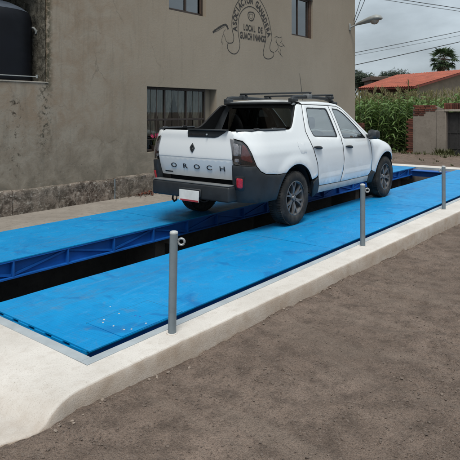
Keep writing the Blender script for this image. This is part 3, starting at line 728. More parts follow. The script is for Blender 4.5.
# ---- painted arch: scroll outline, letters, emblem, sketched animals
def ribbon(pts, wdt, name='painted_line', mat='mural', close=False, y=-.003):
    P = [Vector((on_wall(px, py, WY)[0]-8, on_wall(px, py, WY)[1])) for px, py in pts]
    Q = []                                            # Catmull-Rom
    n = len(P)
    for i in range(n-1 if not close else n):
        p0, p1, p2, p3 = P[i-1] if (i or close) else P[0], P[i], P[(i+1) % n], P[(i+2) % n] if (i+2 < n or close) else P[-1]
        for k in range(6):
            t = k/6; Q.append(.5*((2*p1)+(p2-p0)*t+(2*p0-5*p1+4*p2-p3)*t*t+(3*p1-p0-3*p2+p3)*t**3))
    if not close: Q.append(P[-1])
    V = []; F = []; n = len(Q)
    for i in range(n):
        tn = (Q[(i+1) % n]-Q[i-1]) if close else (Q[min(i+1, n-1)]-Q[max(i-1, 0)])
        tn = tn.normalized() if tn.length > 1e-9 else Vector((1, 0)); nn = Vector((-tn.y, tn.x)); ww = wdt*(.8+.4*noise.noise(Vector((i*.7, wdt*90, len(pts)))))/2
        for s in (-1, 1): V.append((Q[i].x+nn.x*ww*s, y, Q[i].y+nn.y*ww*s))
    for i in range(n if close else n-1): j = (i+1) % n; F.append((2*i, 2*j, 2*j+1, 2*i+1))
    return link(name, mesh(name, V, F, mat), bld)
OUT = [(228, 43), (232.6, 42.4), (233.7, 37), (232.2, 30), (231.8, 22), (233.5, 12), (236.5, 4), (241, -2), (247, -5.2), (253, -5), (259, -1), (264, 7), (268, 17), (270.4, 28), (271.8, 38), (270.2, 44), (269.8, 48), (270.8, 51), (273.7, 52.4)]
INN = [(228, 43), (227.3, 47), (229, 51), (232.5, 53.6), (236, 53.4), (239, 49.5), (239.8, 43), (238.4, 35), (238, 26), (239, 17), (241.5, 11.5), (245, 8), (249.5, 6.5), (254, 8), (258.5, 12.5), (262, 19.5), (264.5, 28), (265.8, 36), (264.8, 44), (263.2, 52), (264, 56.5), (267, 58.8), (271, 58.3), (273.6, 55.5), (273.7, 52.4)]
ribbon(OUT, .022); ribbon(INN, .022)
ribbon([(248.2, 13), (251, 12), (254, 13.5), (254.2, 17), (252.6, 20.3), (250, 20.3), (248.2, 17)], .028, 'emblem', 'mural', True)
ribbon([(249.4, 14.6), (251, 14), (252.7, 15), (252.6, 17), (251.2, 18.8), (249.6, 17)], .012, 'emblem', 'muralthin', True)
mid = [(235.3, 29.8), (234.9, 22), (236, 14.5), (238.6, 7.6), (242.5, 3), (247.5, .6), (253, 1.2), (257.6, 5.2), (261.6, 12), (265.2, 21.5), (267.8, 31), (268.8, 35.5)]
mw = [Vector((on_wall(px, py, WY)[0]-8, on_wall(px, py, WY)[1])) for px, py in mid]
cum = [0]
for a, b in zip(mw[:-1], mw[1:]): cum.append(cum[-1]+(b-a).length)
def along(s):
    for i in range(len(mw)-1):
        if s <= cum[i+1]: t = (s-cum[i])/(cum[i+1]-cum[i]); return mw[i].lerp(mw[i+1], t)
    return mw[-1]
LET = {}
def put_letter(ch, x, z, ang, sx, sz, parent, name='painted_letter', mat='mural'):
    if ch not in LET:
        me = text_mesh(ch, 1.0, 0, .035); LET[ch] = me
        me.materials.clear(); me.materials.append(MAT[mat])
    o = link(name, LET[ch], parent); o.matrix_local = Matrix.Translation((x, -.0035, z)) @ Matrix.Rotation(-ang, 4, 'Y') @ Matrix.Rotation(PI/2, 4, 'X') @ Matrix.Diagonal((sx, sz, 1, 1))
    return o
s = 'ASOCIACION GANADERA'; Ltot = cum[-1]
for i, ch in enumerate(s):
    if ch == ' ': continue
    q = Ltot*(i+.2)/(len(s)-.6); p = along(q); a = along(max(0, q-.05)); b = along(min(Ltot, q+.05)); d = b-a
    put_letter(ch, p.x, p.y, math.atan2(d.y, d.x), .15 if ch != 'I' else .15, .205, bld)
def put_line(txt, pa, pb, sx, sz):
    A = on_wall(*pa, WY); Bq = on_wall(*pb, WY)
    for i, ch in enumerate(txt):
        if ch == ' ': continue
        t = (i+.5)/len(txt); put_letter(ch, lerp(A[0], Bq[0], t)-8, lerp(A[1], Bq[1], t), math.atan2(Bq[1]-A[1], Bq[0]-A[0]), sx, sz, bld)
put_line('LOCAL DE', (243, 27.2), (262.8, 31), .125, .19)
put_line('GUACHINANGO', (239.7, 35.2), (266, 39.8), .125, .20)
ribbon([(212.8, 32.5), (216, 29.6), (220, 27), (224, 24.8), (226.4, 25.4), (228.2, 29.2)], .050, 'painted_horse_line', 'mural')
for l in ([(221.5, 43), (221.8, 39), (223.2, 34.6), (224.8, 37), (226.2, 41), (228.8, 43)], [(213.4, 32.6), (217, 31), (221, 28.6), (224.5, 26.6)], [(224, 34.8), (223.6, 32), (225.4, 29.4)], [(222.4, 44.5), (222, 41)]): ribbon(l, .013, 'painted_horse_line', 'muralthin', y=-.0025)
for l in ([(274.6, 37.6), (276.5, 36.6), (279.4, 37.8), (281.5, 37), (281.8, 40.5), (280, 43)], [(275.6, 41), (277.8, 44.5), (281, 46.4), (283.8, 45.4)], [(277, 38), (276.6, 42), (278.2, 47), (277, 50), (274.8, 52)], [(279.8, 48), (280.8, 52), (280, 55.5)], [(278, 51), (279.6, 53.2), (282.4, 57)], [(281.6, 43), (284.8, 46.5)]): ribbon(l, .017, 'painted_bull_line', 'muralthin', y=-.0025)
# ================================================================== WATER TANK in the niche
tk = empty('water_tank', (4.02, 7.775, 1.885), label='black plastic water tank standing in the wall niche at upper left', cat='water tank')
MB().lathe([(0, 0), (.60, 0), (.615, .015), (.62, .05)]+[(.615+(.008 if k % 2 else 0), .08+k*.06) for k in range(15)]+[(.61, .99), (.585, 1.035)], 48).build('body', 'tank', tk, 40)
MB().lathe([(.588, 1.034), (.50, 1.10), (.36, 1.165), (.22, 1.20), (.215, 1.24), (0, 1.25)], 48).build('lid', 'tanktop', tk, 40)
MB().tube([(.48, -.30, .84), (.54, -.36, .83), (.56, -.39, .78), (.555, -.385, .74)], [.016, .018, .022, .014], 8).build('valve_pipe', 'lampmetal', tk, 50)
pp = MB(); pp.tube([(-1.3, -.648, .075), (.30, -.635, .075), (.42, -.633, .075)], .008, 8).tube([(.42, -.633, .055), (.42, -.633, .105)], .016, 8); pp.build('outlet_pipe', 'lampmetal', tk, 50)
# ================================================================== STREET LAMP on the corner
lp = empty('street_lamp', (14.60, WY-.006, 3.92), label='grey street lamp on an arm fixed to the building corner', cat='street lamp')
MB().box(-.05, .05, -.03, .0, -.10, .10, bev=.006).build('bracket', 'lampmetal', lp, 40)
MB().tube([(0, -.02, -.02), (.02, -.12, .03), (.05, -.26, .07), (.06, -.36, .08)], .024, 10).build('arm', 'lampmetal', lp, 50)
m = MB(); rings = [(-.16, .035, .035, .055), (-.26, .065, .06, .075), (-.42, .105, .085, .105), (-.62, .15, .115, .145), (-.80, .165, .12, .175), (-.92, .12, .085, .175), (-.97, .04, .03, .165)]
V = []; F = []; n = 16
for (y, a, b, z) in rings:
    for k in range(n):
        q = 2*PI*k/n; V.append((.06+a*math.cos(q), y, z+b*(math.sin(q) if math.sin(q) > 0 else .55*math.sin(q))))
for i in range(len(rings)-1):
    for k in range(n): F.append((i*n+k, (i+1)*n+k, (i+1)*n+(k+1) % n, i*n+(k+1) % n))
F.append(tuple(range(n))); F.append(tuple((len(rings)-1)*n+k for k in range(n)))
m.add(V, F); m.build('head', 'lampmetal', lp, 50)
MB().lathe([(0, -.10), (.07, -.085), (.115, -.04), (.13, .02)], 18, (.06, -.74, .11)).build('lens', 'lampglass', lp, 60)
# ================================================================== POWER CABLES
def cable(px0, py0, px1, py1, d0, d1, r, sag, label):
    a = at_depth(px0, py0, d0); b = at_depth(px1, py1, d1); base = a.copy()
    pts = [a.lerp(b, k/30)-Vector((0, 0, sag*4*(k/30)*(1-k/30)))-base for k in range(31)]
    MB().tube(pts, r, 6).build('power_cable', 'cable', None, 60, loc=base, label=label, cat='cable', group='overhead cables')
cable(330, 57.5, 620, -4.5, 26, 34, .016, .10, 'thin black overhead cable, upper of the close pair above the palm')
cable(330, 60, 620, 1.5, 26.3, 34.3, .009, .10, 'thinnest overhead cable, lower of the close pair above the palm')
cable(330, 70.3, 620, 3, 28, 36, .022, .10, 'thick bundled overhead cable just above and behind the palm crown')
cable(330, -11.5, 620, 31, 24, 30, .015, .05, 'black overhead cable high in the right corner, upper of two strands')
cable(330, -8.8, 620, 34, 24.2, 30.2, .011, .05, 'black overhead cable high in the right corner, lower of two strands')
def drop(p, q, d, label):
    a = at_depth(*p, d); b = at_depth(*q, d-.9); pts = [a.lerp(b, k/8)-Vector((0, 0, .03*4*(k/8)*(1-k/8)))-a for k in range(9)]
    MB().tube(pts, .009, 6).build('service_wire', 'cable', None, 60, loc=a, label=label, cat='cable', group='wires feeding the street lamp')
drop((353, 27), (372, -18), 16.1, 'black wire rising from the street lamp arm to the right')
drop((353.4, 22), (363, -9), 16.15, 'thin wire rising steeply beside the building corner')
# ================================================================== BACKGROUND
def on_x(px, py, X):
    k = (px-HALF)/FPX; d = X/(cA+sA*k); return d*(sA-cA*k), CAM_H-(py-HORIZON)/FPX*d
GZ = gbase(22); GX = 21.33
y413 = on_x(413, 155, GX)[0]; y408 = on_x(408, 155, GX)[0]; y437 = on_x(437, 155, GX)[0]; y446 = on_x(446.5, 155, GX)[0]; y433 = on_x(433, 110, GX)[0]
zt = on_x(433, 106.5, GX)[1]; zq = on_x(408, 119, GX)[1]; zb1 = on_x(424, 113, GX)[1]; zb0 = on_x(414, 115, GX)[1]; zl = on_x(446, 111.7, GX)[1]; zl2 = on_x(446, 110.2, GX)[1]; zk = on_x(450, 103.6, GX)[1]
gw = empty('garden_wall', (GX, y437, GZ), label='grey rendered garden wall with broken red brick edge beside dark gate', cat='wall')
OW = Vector((GX, y437, GZ))
# render follows the broken top: solid below, stepped where it has fallen off
poly = [(y413, GZ-.1), (y446, GZ-.1), (y446, zl2-.02), (y437, zt+.01), (y433+.10, zt), (y433+.14, zt-.10), (y433+.30, zt-.11), (y433+.32, zt-.24), (y433+.52, zt-.26), (y433+.56, zb0), (y413, zb0-.03)]
patch('render_coat', [(a-OW.y, b-OW.z) for a, b in poly], lambda u, v: (-.02-.006*fbm(u*3, v*3, 1, 3), u, v), ['render', 'render'], gw, step=.10, thick=.03, roll=.008, flip=True)
MB().box(0.01, .16, y446-OW.y+.001, y408-OW.y-.03, -.1, zq-OW.z).box(.01, .16, y446-OW.y+.001, y413-OW.y, zq-OW.z, zt-OW.z-.07).build('core', 'mortar', gw)
BM = {}
def brick(par, x, y, z, L, D, H, rot=0):
    k = random.randrange(4)
    if k not in BM:
        m = MB().box(-.5, .5, -.5, .5, -.5, .5, bev=.06); me = mesh('brick', [v+Vector((random.uniform(-.03, .03), random.uniform(-.03, .03), random.uniform(-.03, .03))) for v in m.V], m.F, 'brick'); BM[k] = me
    o = link('brick', BM[k], par); o.location = (x, y, z); o.scale = (D, L, H); o.rotation_euler = (random.uniform(-.03, .03), random.uniform(-.03, .03), rot+random.uniform(-.04, .04)); return o
# toothed brick end and the exposed courses on top
h = .085; z = GZ; i = 0
while z < zq:
    wL = .22 if i % 2 else .14
    brick(gw, .062, (y413+y408)/2-OW.y+(.02 if i % 2 else -.02)+.01, z-OW.z+h/2, wL+.05, .15, h-.014); z += h; i += 1
z = zb0-.03; i = 0
while z < zt-.02:
    y = y413-.01-(.06 if i % 2 else 0); stop = y433+.55-.22*i*.9
    while y > max(y433+.02, stop)-.05:
        brick(gw, .03, y-OW.y-.11, z-OW.z+h/2, .205, .13, h-.014); y -= .22
    z += h; i += 1
y = y413-.05
for y in np.arange(y413-.1, y433+.15, -.23): brick(gw, .06, y-OW.y, zt-OW.z+.0, .2, .14, .07, random.uniform(-.1, .1))
# gate pier, lintel with brick-on-edge course, dark gate leaf
gt = empty('gateway', (GX, y446, GZ), label='plastered gate pier and lintel topped with red bricks at the right edge', cat='gateway')
OG = Vector((GX, y446, GZ))
MB().box(-.06, .22, 0.004, y437-OG.y-.004, -.1, zl2-GZ-.01, bev=.015).build('pier', 'render', gt, 40)
MB().box(-.08, .24, -2.3, .06, zl-GZ+.005, zl2-GZ+.03, bev=.01).build('lintel', 'renderlight', gt, 40)
MB().box(-.06, .22, -2.3, -1.9, -.1, zl-GZ, bev=.015).build('pier', 'render', gt, 40)
y = .05
while y > -2.25:
    brick(gt, .08, y, (zl2+zk)/2-GZ+.02, .062, .24, zk-zl2); y -= .075
gl_ = empty('gate', (GX+.12, y446-.95, GZ), label='dark metal gate closed under the brick topped lintel', cat='gate')
for k in range(2): MB().box(-.02, .02, -.94+k*.95, -.01+k*.95-.01, .02, zl-GZ-.02, bev=.004).build('leaf', 'gate', gl_, 30)
for k in range(7): MB().box(-.034, -.0205, -.86+k*.28, -.82+k*.28, .06, zl-GZ-.06).build('rib', 'gate', gl_)
for zz in (.3, .9): MB().box(-.04, -.035, -.9, .9, zz, zz+.05).build('rail', 'gate', gl_)
# low exposed brick pier behind the truck mirror
bp = empty('brick_pier', (*at_depth(357, 150, 20.0).xy, GZ), label='low red brick stub at the building corner in front of the corn', cat='brick pier')
MB().box(-.17, .17, -.17, .17, -.05, 1.22).build('core', 'mortar', bp)
z = 0; i = 0
while z < 1.25:
    for a in ((-.1, .1) if i % 2 else (-.14, .02, .15)): brick(bp, -.16, a, z+.04, .19 if i % 2 else .15, .1, .075)
    for a in ((-.1, .1) if i % 2 == 0 else (-.14, .02, .15)): brick(bp, a, -.16, z+.04, .1, .19, .075)
    z += .088; i += 1
# ---- corn: every plant its own object, a dozen mesh variants
def corn_mesh(k):
    rg = random.Random(100+k); m = MB(); Ht = rg.uniform(2.05, 2.3)
    lx, ly = rg.uniform(-.08, .08), rg.uniform(-.08, .08)
    st = [(lx*(t/6)**2, ly*(t/6)**2, Ht*t/6) for t in range(7)]
    m.mi = 1; m.tube(st, [.016, .015, .014, .013, .011, .009, .006], 5, False); m.mi = 0
    nl = rg.randint(15, 18); ph = rg.uniform(0, 6.28)
    for i in range(nl):
        f = (i+.6)/nl; z0 = Ht*(.02+.92*f); az = ph+i*PI+rg.uniform(-.6, .6); L = (.55+.45*math.sin(f*PI))*rg.uniform(.75, 1.1); wd = .038*rg.uniform(.8, 1.2); up = rg.uniform(.55, 1.0)
        d = Vector((math.cos(az), math.sin(az), 0)); sd_ = Vector((-d.y, d.x, 0)); V = []; n = 6
        for q in range(n+1):
            t = q/n; r = L*t*.8; zz = z0+L*(up*t-1.15*up*t*t*rg.uniform(.85, 1.05)); ww = wd*(1-t**2.2)*(.55+.45*min(1, t*5))
            c = Vector((lx*f*f, ly*f*f, 0))+d*r+Vector((0, 0, zz)); tw = sd_+Vector((0, 0, .35*math.sin(t*5+i)))
            V += [c-tw*ww-Vector((0, 0, -.008)), c, c+tw*ww+Vector((0, 0, .008))]
        F = []
        for q in range(n): F += [(q*3, q*3+1, q*3+4, q*3+3), (q*3+1, q*3+2, q*3+5, q*3+4)]
        m.add(V, F)
    m.mi = 2
    for i in range(6):
        a = rg.uniform(0, 6.28); s_ = rg.uniform(.02, .16) if i else 0; hh = rg.uniform(.16, .30)
        b0 = Vector((lx, ly, Ht-.02)); tip = b0+Vector((math.cos(a)*s_, math.sin(a)*s_, hh)); md = b0.lerp(tip, .55)+Vector((0, 0, .03))
        m.tube([b0, md, tip], [.005, .008, .003], 4, False)
    return mesh('corn_plant', m.V, m.F, ['corn', 'stalk', 'tassel'], m.M)
CM = [corn_mesh(k) for k in range(10)]
rc = random.Random(5); cnt = 0; d = 22.6
while d < 33.5 and cnt < 298:
    px = 330+rc.uniform(0, 6)
    while px < 478 and cnt < 298:
        dd = d+rc.uniform(-.2, .2)
        p = at_depth(px, 111, dd)
        X, Y = p.x, p.y
        ok = not (X < GX+.5 and Y < y408+.25)
        if px < 352 and dd < 24: ok = False
        if ok:
            o = link('corn_plant', CM[rc.randrange(10)], None, (X, Y, gbase(X)-.02), label='tall green corn plant with straw tassel growing beyond the garden wall', cat='corn plant', group='corn plants in the field')
            s_ = rc.uniform(.94, 1.10)*(1+.008*(d-22)); o.scale = (1.25, 1.25, s_*rc.uniform(.95, 1.12)); o.rotation_euler = (rc.uniform(-.11, .11), rc.uniform(-.11, .11), rc.uniform(0, 6.28)); cnt += 1
        px += (.235 if d < 25 else .36)*FPX/dd*rc.uniform(.7, 1.3)
    d += .52 if d < 25 else .85
# ---- weeds along the foot of the wall, low and rank
m = MB(); rw = random.Random(3)
def weed(x, y, z, h, n):
    for _ in range(n):
        a = rw.uniform(0, 6.28); l = rw.uniform(.3, 1)*h; b = Vector((x+rw.uniform(-.06, .06), y+rw.uniform(-.06, .06), z)); dr = Vector((math.cos(a), math.sin(a), 0)); tip = b+dr*l*rw.uniform(.3, .8)+Vector((0, 0, l)); s_ = Vector((-dr.y, dr.x, 0))*.012
        md = b.lerp(tip, .5)+Vector((0, 0, .12*l)); m.add([b-s_, b+s_, md+s_*1.3, md-s_*1.3, tip], [(0, 1, 2, 3), (3, 2, 4)])
for _ in range(420):
    X = GX-rw.uniform(.05, .75)-max(0, rw.gauss(0, .25)); Y = rw.uniform(3.5, 12.5); weed(X, Y, gbase(X)-.01, rw.uniform(.06, .26), 9)
for _ in range(45):
    X = rw.uniform(17.5, 20.5); Y = rw.uniform(3.5, 12); weed(X, Y, gbase(X)-.01, rw.uniform(.03, .10), 6)
for _ in range(60): weed(GX-.1-rw.uniform(0, .15), rw.uniform(y446-.25, y437), GZ, rw.uniform(.2, .42), 10)
m.build('weeds', 'weed', fix=False, kind='stuff', label='rank weeds and grass along the foot of the garden wall', cat='weeds')
# raised bank of earth carrying the verge
V = []; F = []; ys_ = np.arange(2.5, 13.01, .25)
for Y in ys_:
    for (X, zz) in ((GX-1.5, -.02), (GX-1.15, .05), (GX-.7, .085), (GX-.2, .08), (GX+.1, .06)): V.append((X+.1*fbm(Y*.9, X, 1, 3), Y, gbase(X)+zz+.02*fbm(X*2, Y*2, 1, 3)))
for i in range(len(ys_)-1):
    for j in range(4): F.append((i*5+j, (i*5+j+1), (i+1)*5+j+1, (i+1)*5+j))
link('verge', mesh('verge', V, F, 'dirt', None, 60), kind='structure')
# ---- house with the red sheet roof
HD = 41.0
E0 = at_depth(358.5, 88, 42.5); E1 = at_depth(414, 86.3, 38.5); R1 = at_depth(472, 69.0, 43.5); R0 = at_depth(397, 75.0, 49.0)
hs = empty('house', (*E1.xy, GZ), label='house with sloping red sheet roof beyond the corn field', cat='house'); OH = Vector((E1.x, E1.y, GZ))
e0, e1, r1, r0 = (p-OH for p in (E0, E1, R1, R0))
nrm = (e1-e0).cross(r0-e0).normalized(); nrm = nrm if nrm.z > 0 else -nrm
def rp(u, v, o=0): return e0.lerp(e1, u).lerp(r0.lerp(r1, u), v)+nrm*o
NS = 26; rfo = None
for k in range(NS):                               # ribbed sheets laid side by side
    u0, u1 = k/NS, (k+1)/NS; m = MB(); c = .035
    prof = [(u0, 0), (u0+.1/NS, .0), (u0+.2/NS, c), (u0+.45/NS, c), (u0+.55/NS, 0), (u1+.02/NS, .004)]
    V = [rp(u, v, o+.01) for v in (-.01, 1.0) for (u, o) in prof]; n = len(prof)
    m.add(V, [(i, i+1, n+i+1, n+i) for i in range(n-1)])
    m.build('roof_sheet', 'roofred', hs, fix=False)
m = MB(); m.add([rp(0, 0, -.02), rp(1, 0, -.02), rp(1, 1, -.02), rp(0, 1, -.02), rp(0, 0, -.16), rp(1, 0, -.16), rp(1, 1, -.16), rp(0, 1, -.16)], [(0, 1, 2, 3), (7, 6, 5, 4), (0, 4, 5, 1), (1, 5, 6, 2), (2, 6, 7, 3), (3, 7, 4, 0)])
m.build('roof', 'rooftrim', hs)
def wallq(pts, mat, nm='wall'):
    th = Vector((.25, .1, 0)); m = MB(); n = len(pts); m.add(list(pts)+[p+th for p in pts], [tuple(range(n)), tuple(reversed(range(n, 2*n)))]+[(i, (i+1) % n, (i+1) % n+n, i+n) for i in range(n)]); m.build(nm, mat, hs)
def down(p): return Vector((p.x, p.y, 0))
w0, w1, w2 = rp(.06, .12, -.18), rp(.92, .12, -.18), rp(.92, .985, -.18)
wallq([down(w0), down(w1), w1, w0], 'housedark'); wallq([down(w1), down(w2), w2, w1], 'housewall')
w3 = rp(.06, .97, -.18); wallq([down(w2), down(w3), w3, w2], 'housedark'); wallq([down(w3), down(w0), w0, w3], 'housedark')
for k in range(5):
    c = rp(.05+k*.225, .02, -.17); MB().box(c.x-.07, c.x+.07, c.y-.07, c.y+.07, 0, c.z).build('porch_post', 'housedark', hs)
# brown parapet of a lower block behind the roof
pb = at_depth(372, 111, 52); hb = empty('house', (pb.x, pb.y, GZ), rz=ALPHA-PI/2, label='low brown flat roofed block behind the red roof', cat='house')
zt_ = at_depth(372, 76.6, 52).z-GZ
MB().box(0, 3.4, 0, 3, 0, zt_-.35).build('wall', 'housedark', hb); MB().box(-.2, 3.6, -.2, 3.2, zt_-.35, zt_, bev=.03).build('parapet', 'woodframe', hb, 40)
# ---- fan palm
PD = 62; pc = at_depth(443.5, 60, PD); pg = Vector((pc.x, pc.y, GZ))
pt = empty('palm_tree', pg, label='fan palm with dense dark crown rising behind the red roof', cat='palm tree')
ph_ = pc.z-GZ
MB().tube([(0, 0, -.2), (.05, 0, ph_*.3), (.02, .05, ph_*.7), (0, 0, ph_)], [.34, .27, .23, .2], 10).build('trunk', 'bark', pt, 60)
def frond_mesh(seed, mat):
    rg = random.Random(seed); m = MB()
    L = 1.0; m.mi = 1; m.tube([(0, 0, 0), (L*.5, 0, .06), (L, 0, .02)], [.03, .022, .015], 4, False); m.mi = 0
    n = 17
    for i in range(n):
        a = lerp(-1.75, 1.75, i/(n-1))+rg.uniform(-.05, .05); l = rg.uniform(.62, .82)*(1-.16*abs(a)/1.75)
        d_ = Vector((math.cos(a), math.sin(a), 0)); s_ = Vector((-d_.y, d_.x, 0)); b = Vector((L, 0, .02)); droop = rg.uniform(.08, .30)
        V = [b, b+d_*l*.5+s_*.058+Vector((0, 0, .02)), b+d_*l*.5-Vector((0, 0, .012)), b+d_*l*.5-s_*.058+Vector((0, 0, .02)), b+d_*l+Vector((0, 0, -droop))]
        m.add(V, [(0, 2, 1), (0, 3, 2), (1, 2, 4), (2, 3, 4)])
    return mesh('frond', m.V, m.F, [mat, 'bark'], m.M)
FM_ = [frond_mesh(k, 'palmleaf') for k in range(4)]; FD = frond_mesh(9, 'palmdead'); rp_ = random.Random(8)
for k in range(52):
    el = lerp(1.25, -1.05, (k/51)**.85)+rp_.uniform(-.15, .15); az = k*2.39996+rp_.uniform(-.2, .2)
    o = link('frond', FM_[k % 4] if el > -.75 else FD, pt); o.location = (0, 0, ph_); o.rotation_mode = 'XYZ'
    o.rotation_euler = (rp_.uniform(-.3, .3), -el, az); s_ = rp_.uniform(.92, 1.12); o.scale = (s_, s_, s_)
# ---- far trees
def tree(px, py, d, rx, rz, n, seed, label):
    c = at_depth(px, py, d); t = empty('tree', (c.x, c.y, GZ), label=label, cat='tree'); hz_ = c.z-GZ; rg = random.Random(seed)
    m = MB(); m.tube([(0, 0, -.2), (.1, 0, hz_*.5), (0, 0, hz_)], [.3, .22, .12], 8)
    lobes = [(Vector((rg.uniform(-1, 1)*rx*.75, rg.uniform(-1, 1)*rx*.75, hz_+rg.uniform(-.7, .7)*rz)), rg.uniform(.3, .55)*rx) for _ in range(16)]
    for cc, r in lobes: m.tube([(0, 0, hz_*.55), (cc*.5)+Vector((0, 0, hz_*.3)), cc], [.10, .06, .02], 5, False)
    m.build('trunk', 'bark', t, 60); m = MB()
    for _ in range(n):
        cc, r = rg.choice(lobes); v = Vector((rg.gauss(0, 1), rg.gauss(0, 1), rg.gauss(0, .8))).normalized()*r*rg.uniform(.4, 1.12); p = cc+v
        a = Vector((rg.gauss(0, 1), rg.gauss(0, 1), rg.gauss(0, 1))).normalized(); b = a.orthogonal().normalized(); s_ = rg.uniform(.07, .17)
        m.add([p-a*s_, p+b*s_*.5, p+a*s_, p-b*s_*.5], [(0, 1, 2, 3)])
    m.build('crown', 'treeleaf', t, fix=False)
tree(364, 83, 66, 1.7, 1.0, 5200, 1, 'dark bushy tree beside the building corner behind the roof')
tree(394, 77.5, 72, 1.9, .7, 4200, 2, 'dark tree top showing above the ridge of the red roof')
tree(352, 80, 70, 1.6, 1.2, 3000, 3, 'dark tree half hidden behind the building corner')
# ================================================================== PICKUP TRUCK
TX, TY = 5.955, 4.525
tr = empty('pickup_truck', (TX, TY, 0), label='white double cab pickup truck with black roof bars parked on the blue weighbridge', cat='pickup truck')
WB = 2.90; WR = .340
W0 = [(.15, .775), (.30, .815), (.42, .845), (.55, .862), (.70, .874), (.82, .878), (.92, .874), (1.0, .863), (1.06, .849)]
HZ = [(2.1, 1.075), (2.35, 1.06), (2.6, 1.035), (2.9, .985), (3.2, .915), (3.45, .835), (3.7, .72)]
def interp(T, x):
    if x <= T[0][0]: return T[0][1]
    for (a, b), (c, d) in zip(T[:-1], T[1:]):
        if x <= c: t = (x-a)/(c-a); return lerp(b, d, t)
    return T[-1][1]
def sm(T, x, h=.05): return (interp(T, x-h)+interp(T, x+h)+2*interp(T, x))/4
def hw(x, z):
    if z <= 1.06: w_ = (sm(W0, z, .04)+sm(W0, z-.05, .05)+sm(W0, z+.05, .05))/3
    else:
        q = z-1.06; w_ = lerp(.846-.26*q-.1*q*q, .846-.33*q-.12*q*q, sstep(-.3, .5, x))
    if x > 2.15:
        hz_ = sm(HZ, x, .12); t_ = max(0, (z-(hz_-.13))/.13); w_ -= .085*t_*t_*sstep(2.15, 2.5, x)
    if x > 2.95: w_ *= 1-.27*((x-2.95)/.65)**2.2
    for cx, amp in ((.02, .015), (WB, .018)):
        r = math.hypot(x-cx, z-.34); w_ += amp*(1-sstep(.47, .60, r))*sstep(.20, .5, z)
    w_ += .006*math.exp(-((z-.955)/.03)**2)
    return w_
def side(s, off=0.):
    def f(u, z):
        if u >= -.6: return (u, s*(hw(u, z)+off), z)
        th = min(PI/2+.3, (-.6-u)/.55*PI/2); xx = -.6-(.40+off)*math.sin(th)+math.sin(th)*.03*((z-.9)/.3)**2
        return (xx, s*(hw(-.6, z)+off-.27*(1-math.cos(th))), z)
    return f
def arc(cx, cz, r, a0, a1, n=12): return [(cx+r*math.cos(math.radians(lerp(a0, a1, k/n))), cz+r*math.sin(math.radians(lerp(a0, a1, k/n)))) for k in range(n+1)]
RA = (.025, .345, .435); FA = (WB+.01, .345, .430)
QUARTER = [(-.79, .815), (-.735, .752), (-.655, .712), (-.42, .688)]+arc(*RA, 127, 27)+[(.56, .560), (.592, .585), (.563, .72), (.485, .88), (.395, 1.05), (.355, 1.19), (.405, 1.35), (.495, 1.548)]+[(.37, 1.553), (.315, 1.53), (.205, 1.42), (.09, 1.30), (.025, 1.245), (-.04, 1.222), (-.6, 1.222), (-.9, 1.222), (-1.13, 1.216), (-1.13, 1.150), (-.945, 1.112), (-.905, 1.075), (-.865, 1.0)]
RDOOR = [(.66, .435), (1.285, .424), (1.342, .6), (1.348, .75), (1.315, .95), (1.295, 1.06), (1.242, 1.537), (.508, 1.548), (.42, 1.35), (.372, 1.19), (.413, 1.05), (.502, .88), (.580, .72), (.61, .56)]
RWIN = rnd([(.535, 1.110), (1.222, 1.075), (1.168, 1.502), (.588, 1.512), (.488, 1.25)], .045)
FDOOR = [(1.302, .424), (2.25, .428), (2.352, .50), (2.345, .67), (2.32, .83), (2.25, 1.02), (2.20, 1.075), (1.93, 1.268), (1.77, 1.390), (1.63, 1.480), (1.50, 1.523), (1.258, 1.537), (1.311, 1.06), (1.331, .95), (1.364, .75), (1.358, .6)]
FWIN = rnd([(1.378, 1.050), (2.145, 1.025), (1.905, 1.238), (1.755, 1.356), (1.63, 1.442), (1.51, 1.490), (1.328, 1.504)], .03)
FEND = [(2.368, .50)]+arc(*FA, 166, 38)+[(3.42, .66), (3.47, .78), (3.40, .80), (3.2, .87), (3.0, .93), (2.75, .99), (2.5, 1.04), (2.26, 1.068), (2.268, 1.02), (2.337, .83), (2.362, .67)]
TLIGHT = [(-1.135, .838), (-.80, .818), (-.875, 1.0), (-.915, 1.068), (-.955, 1.100), (-1.135, 1.138)]
CORNER = [(-1.15, .385), (-.9, .378), (-.6, .372)]+arc(RA[0], RA[1], .44, 176, 129, 7)+[(-.42, .676), (-.66, .700), (-.745, .742), (-.80, .806), (-1.15, .828)]
RCLAD = [(.455, .50), (.585, .548), (.612, .54), (.648, .432), (.64, .325), (.52, .285), (.475, .38)]
FCLAD = [(2.275, .415), (2.36, .49), (2.475, .475), (2.455, .40), (2.44, .285), (2.28, .295)]
SILL = [(.655, .330), (2.265, .330), (2.265, .418), (1.3, .414), (.662, .425)]
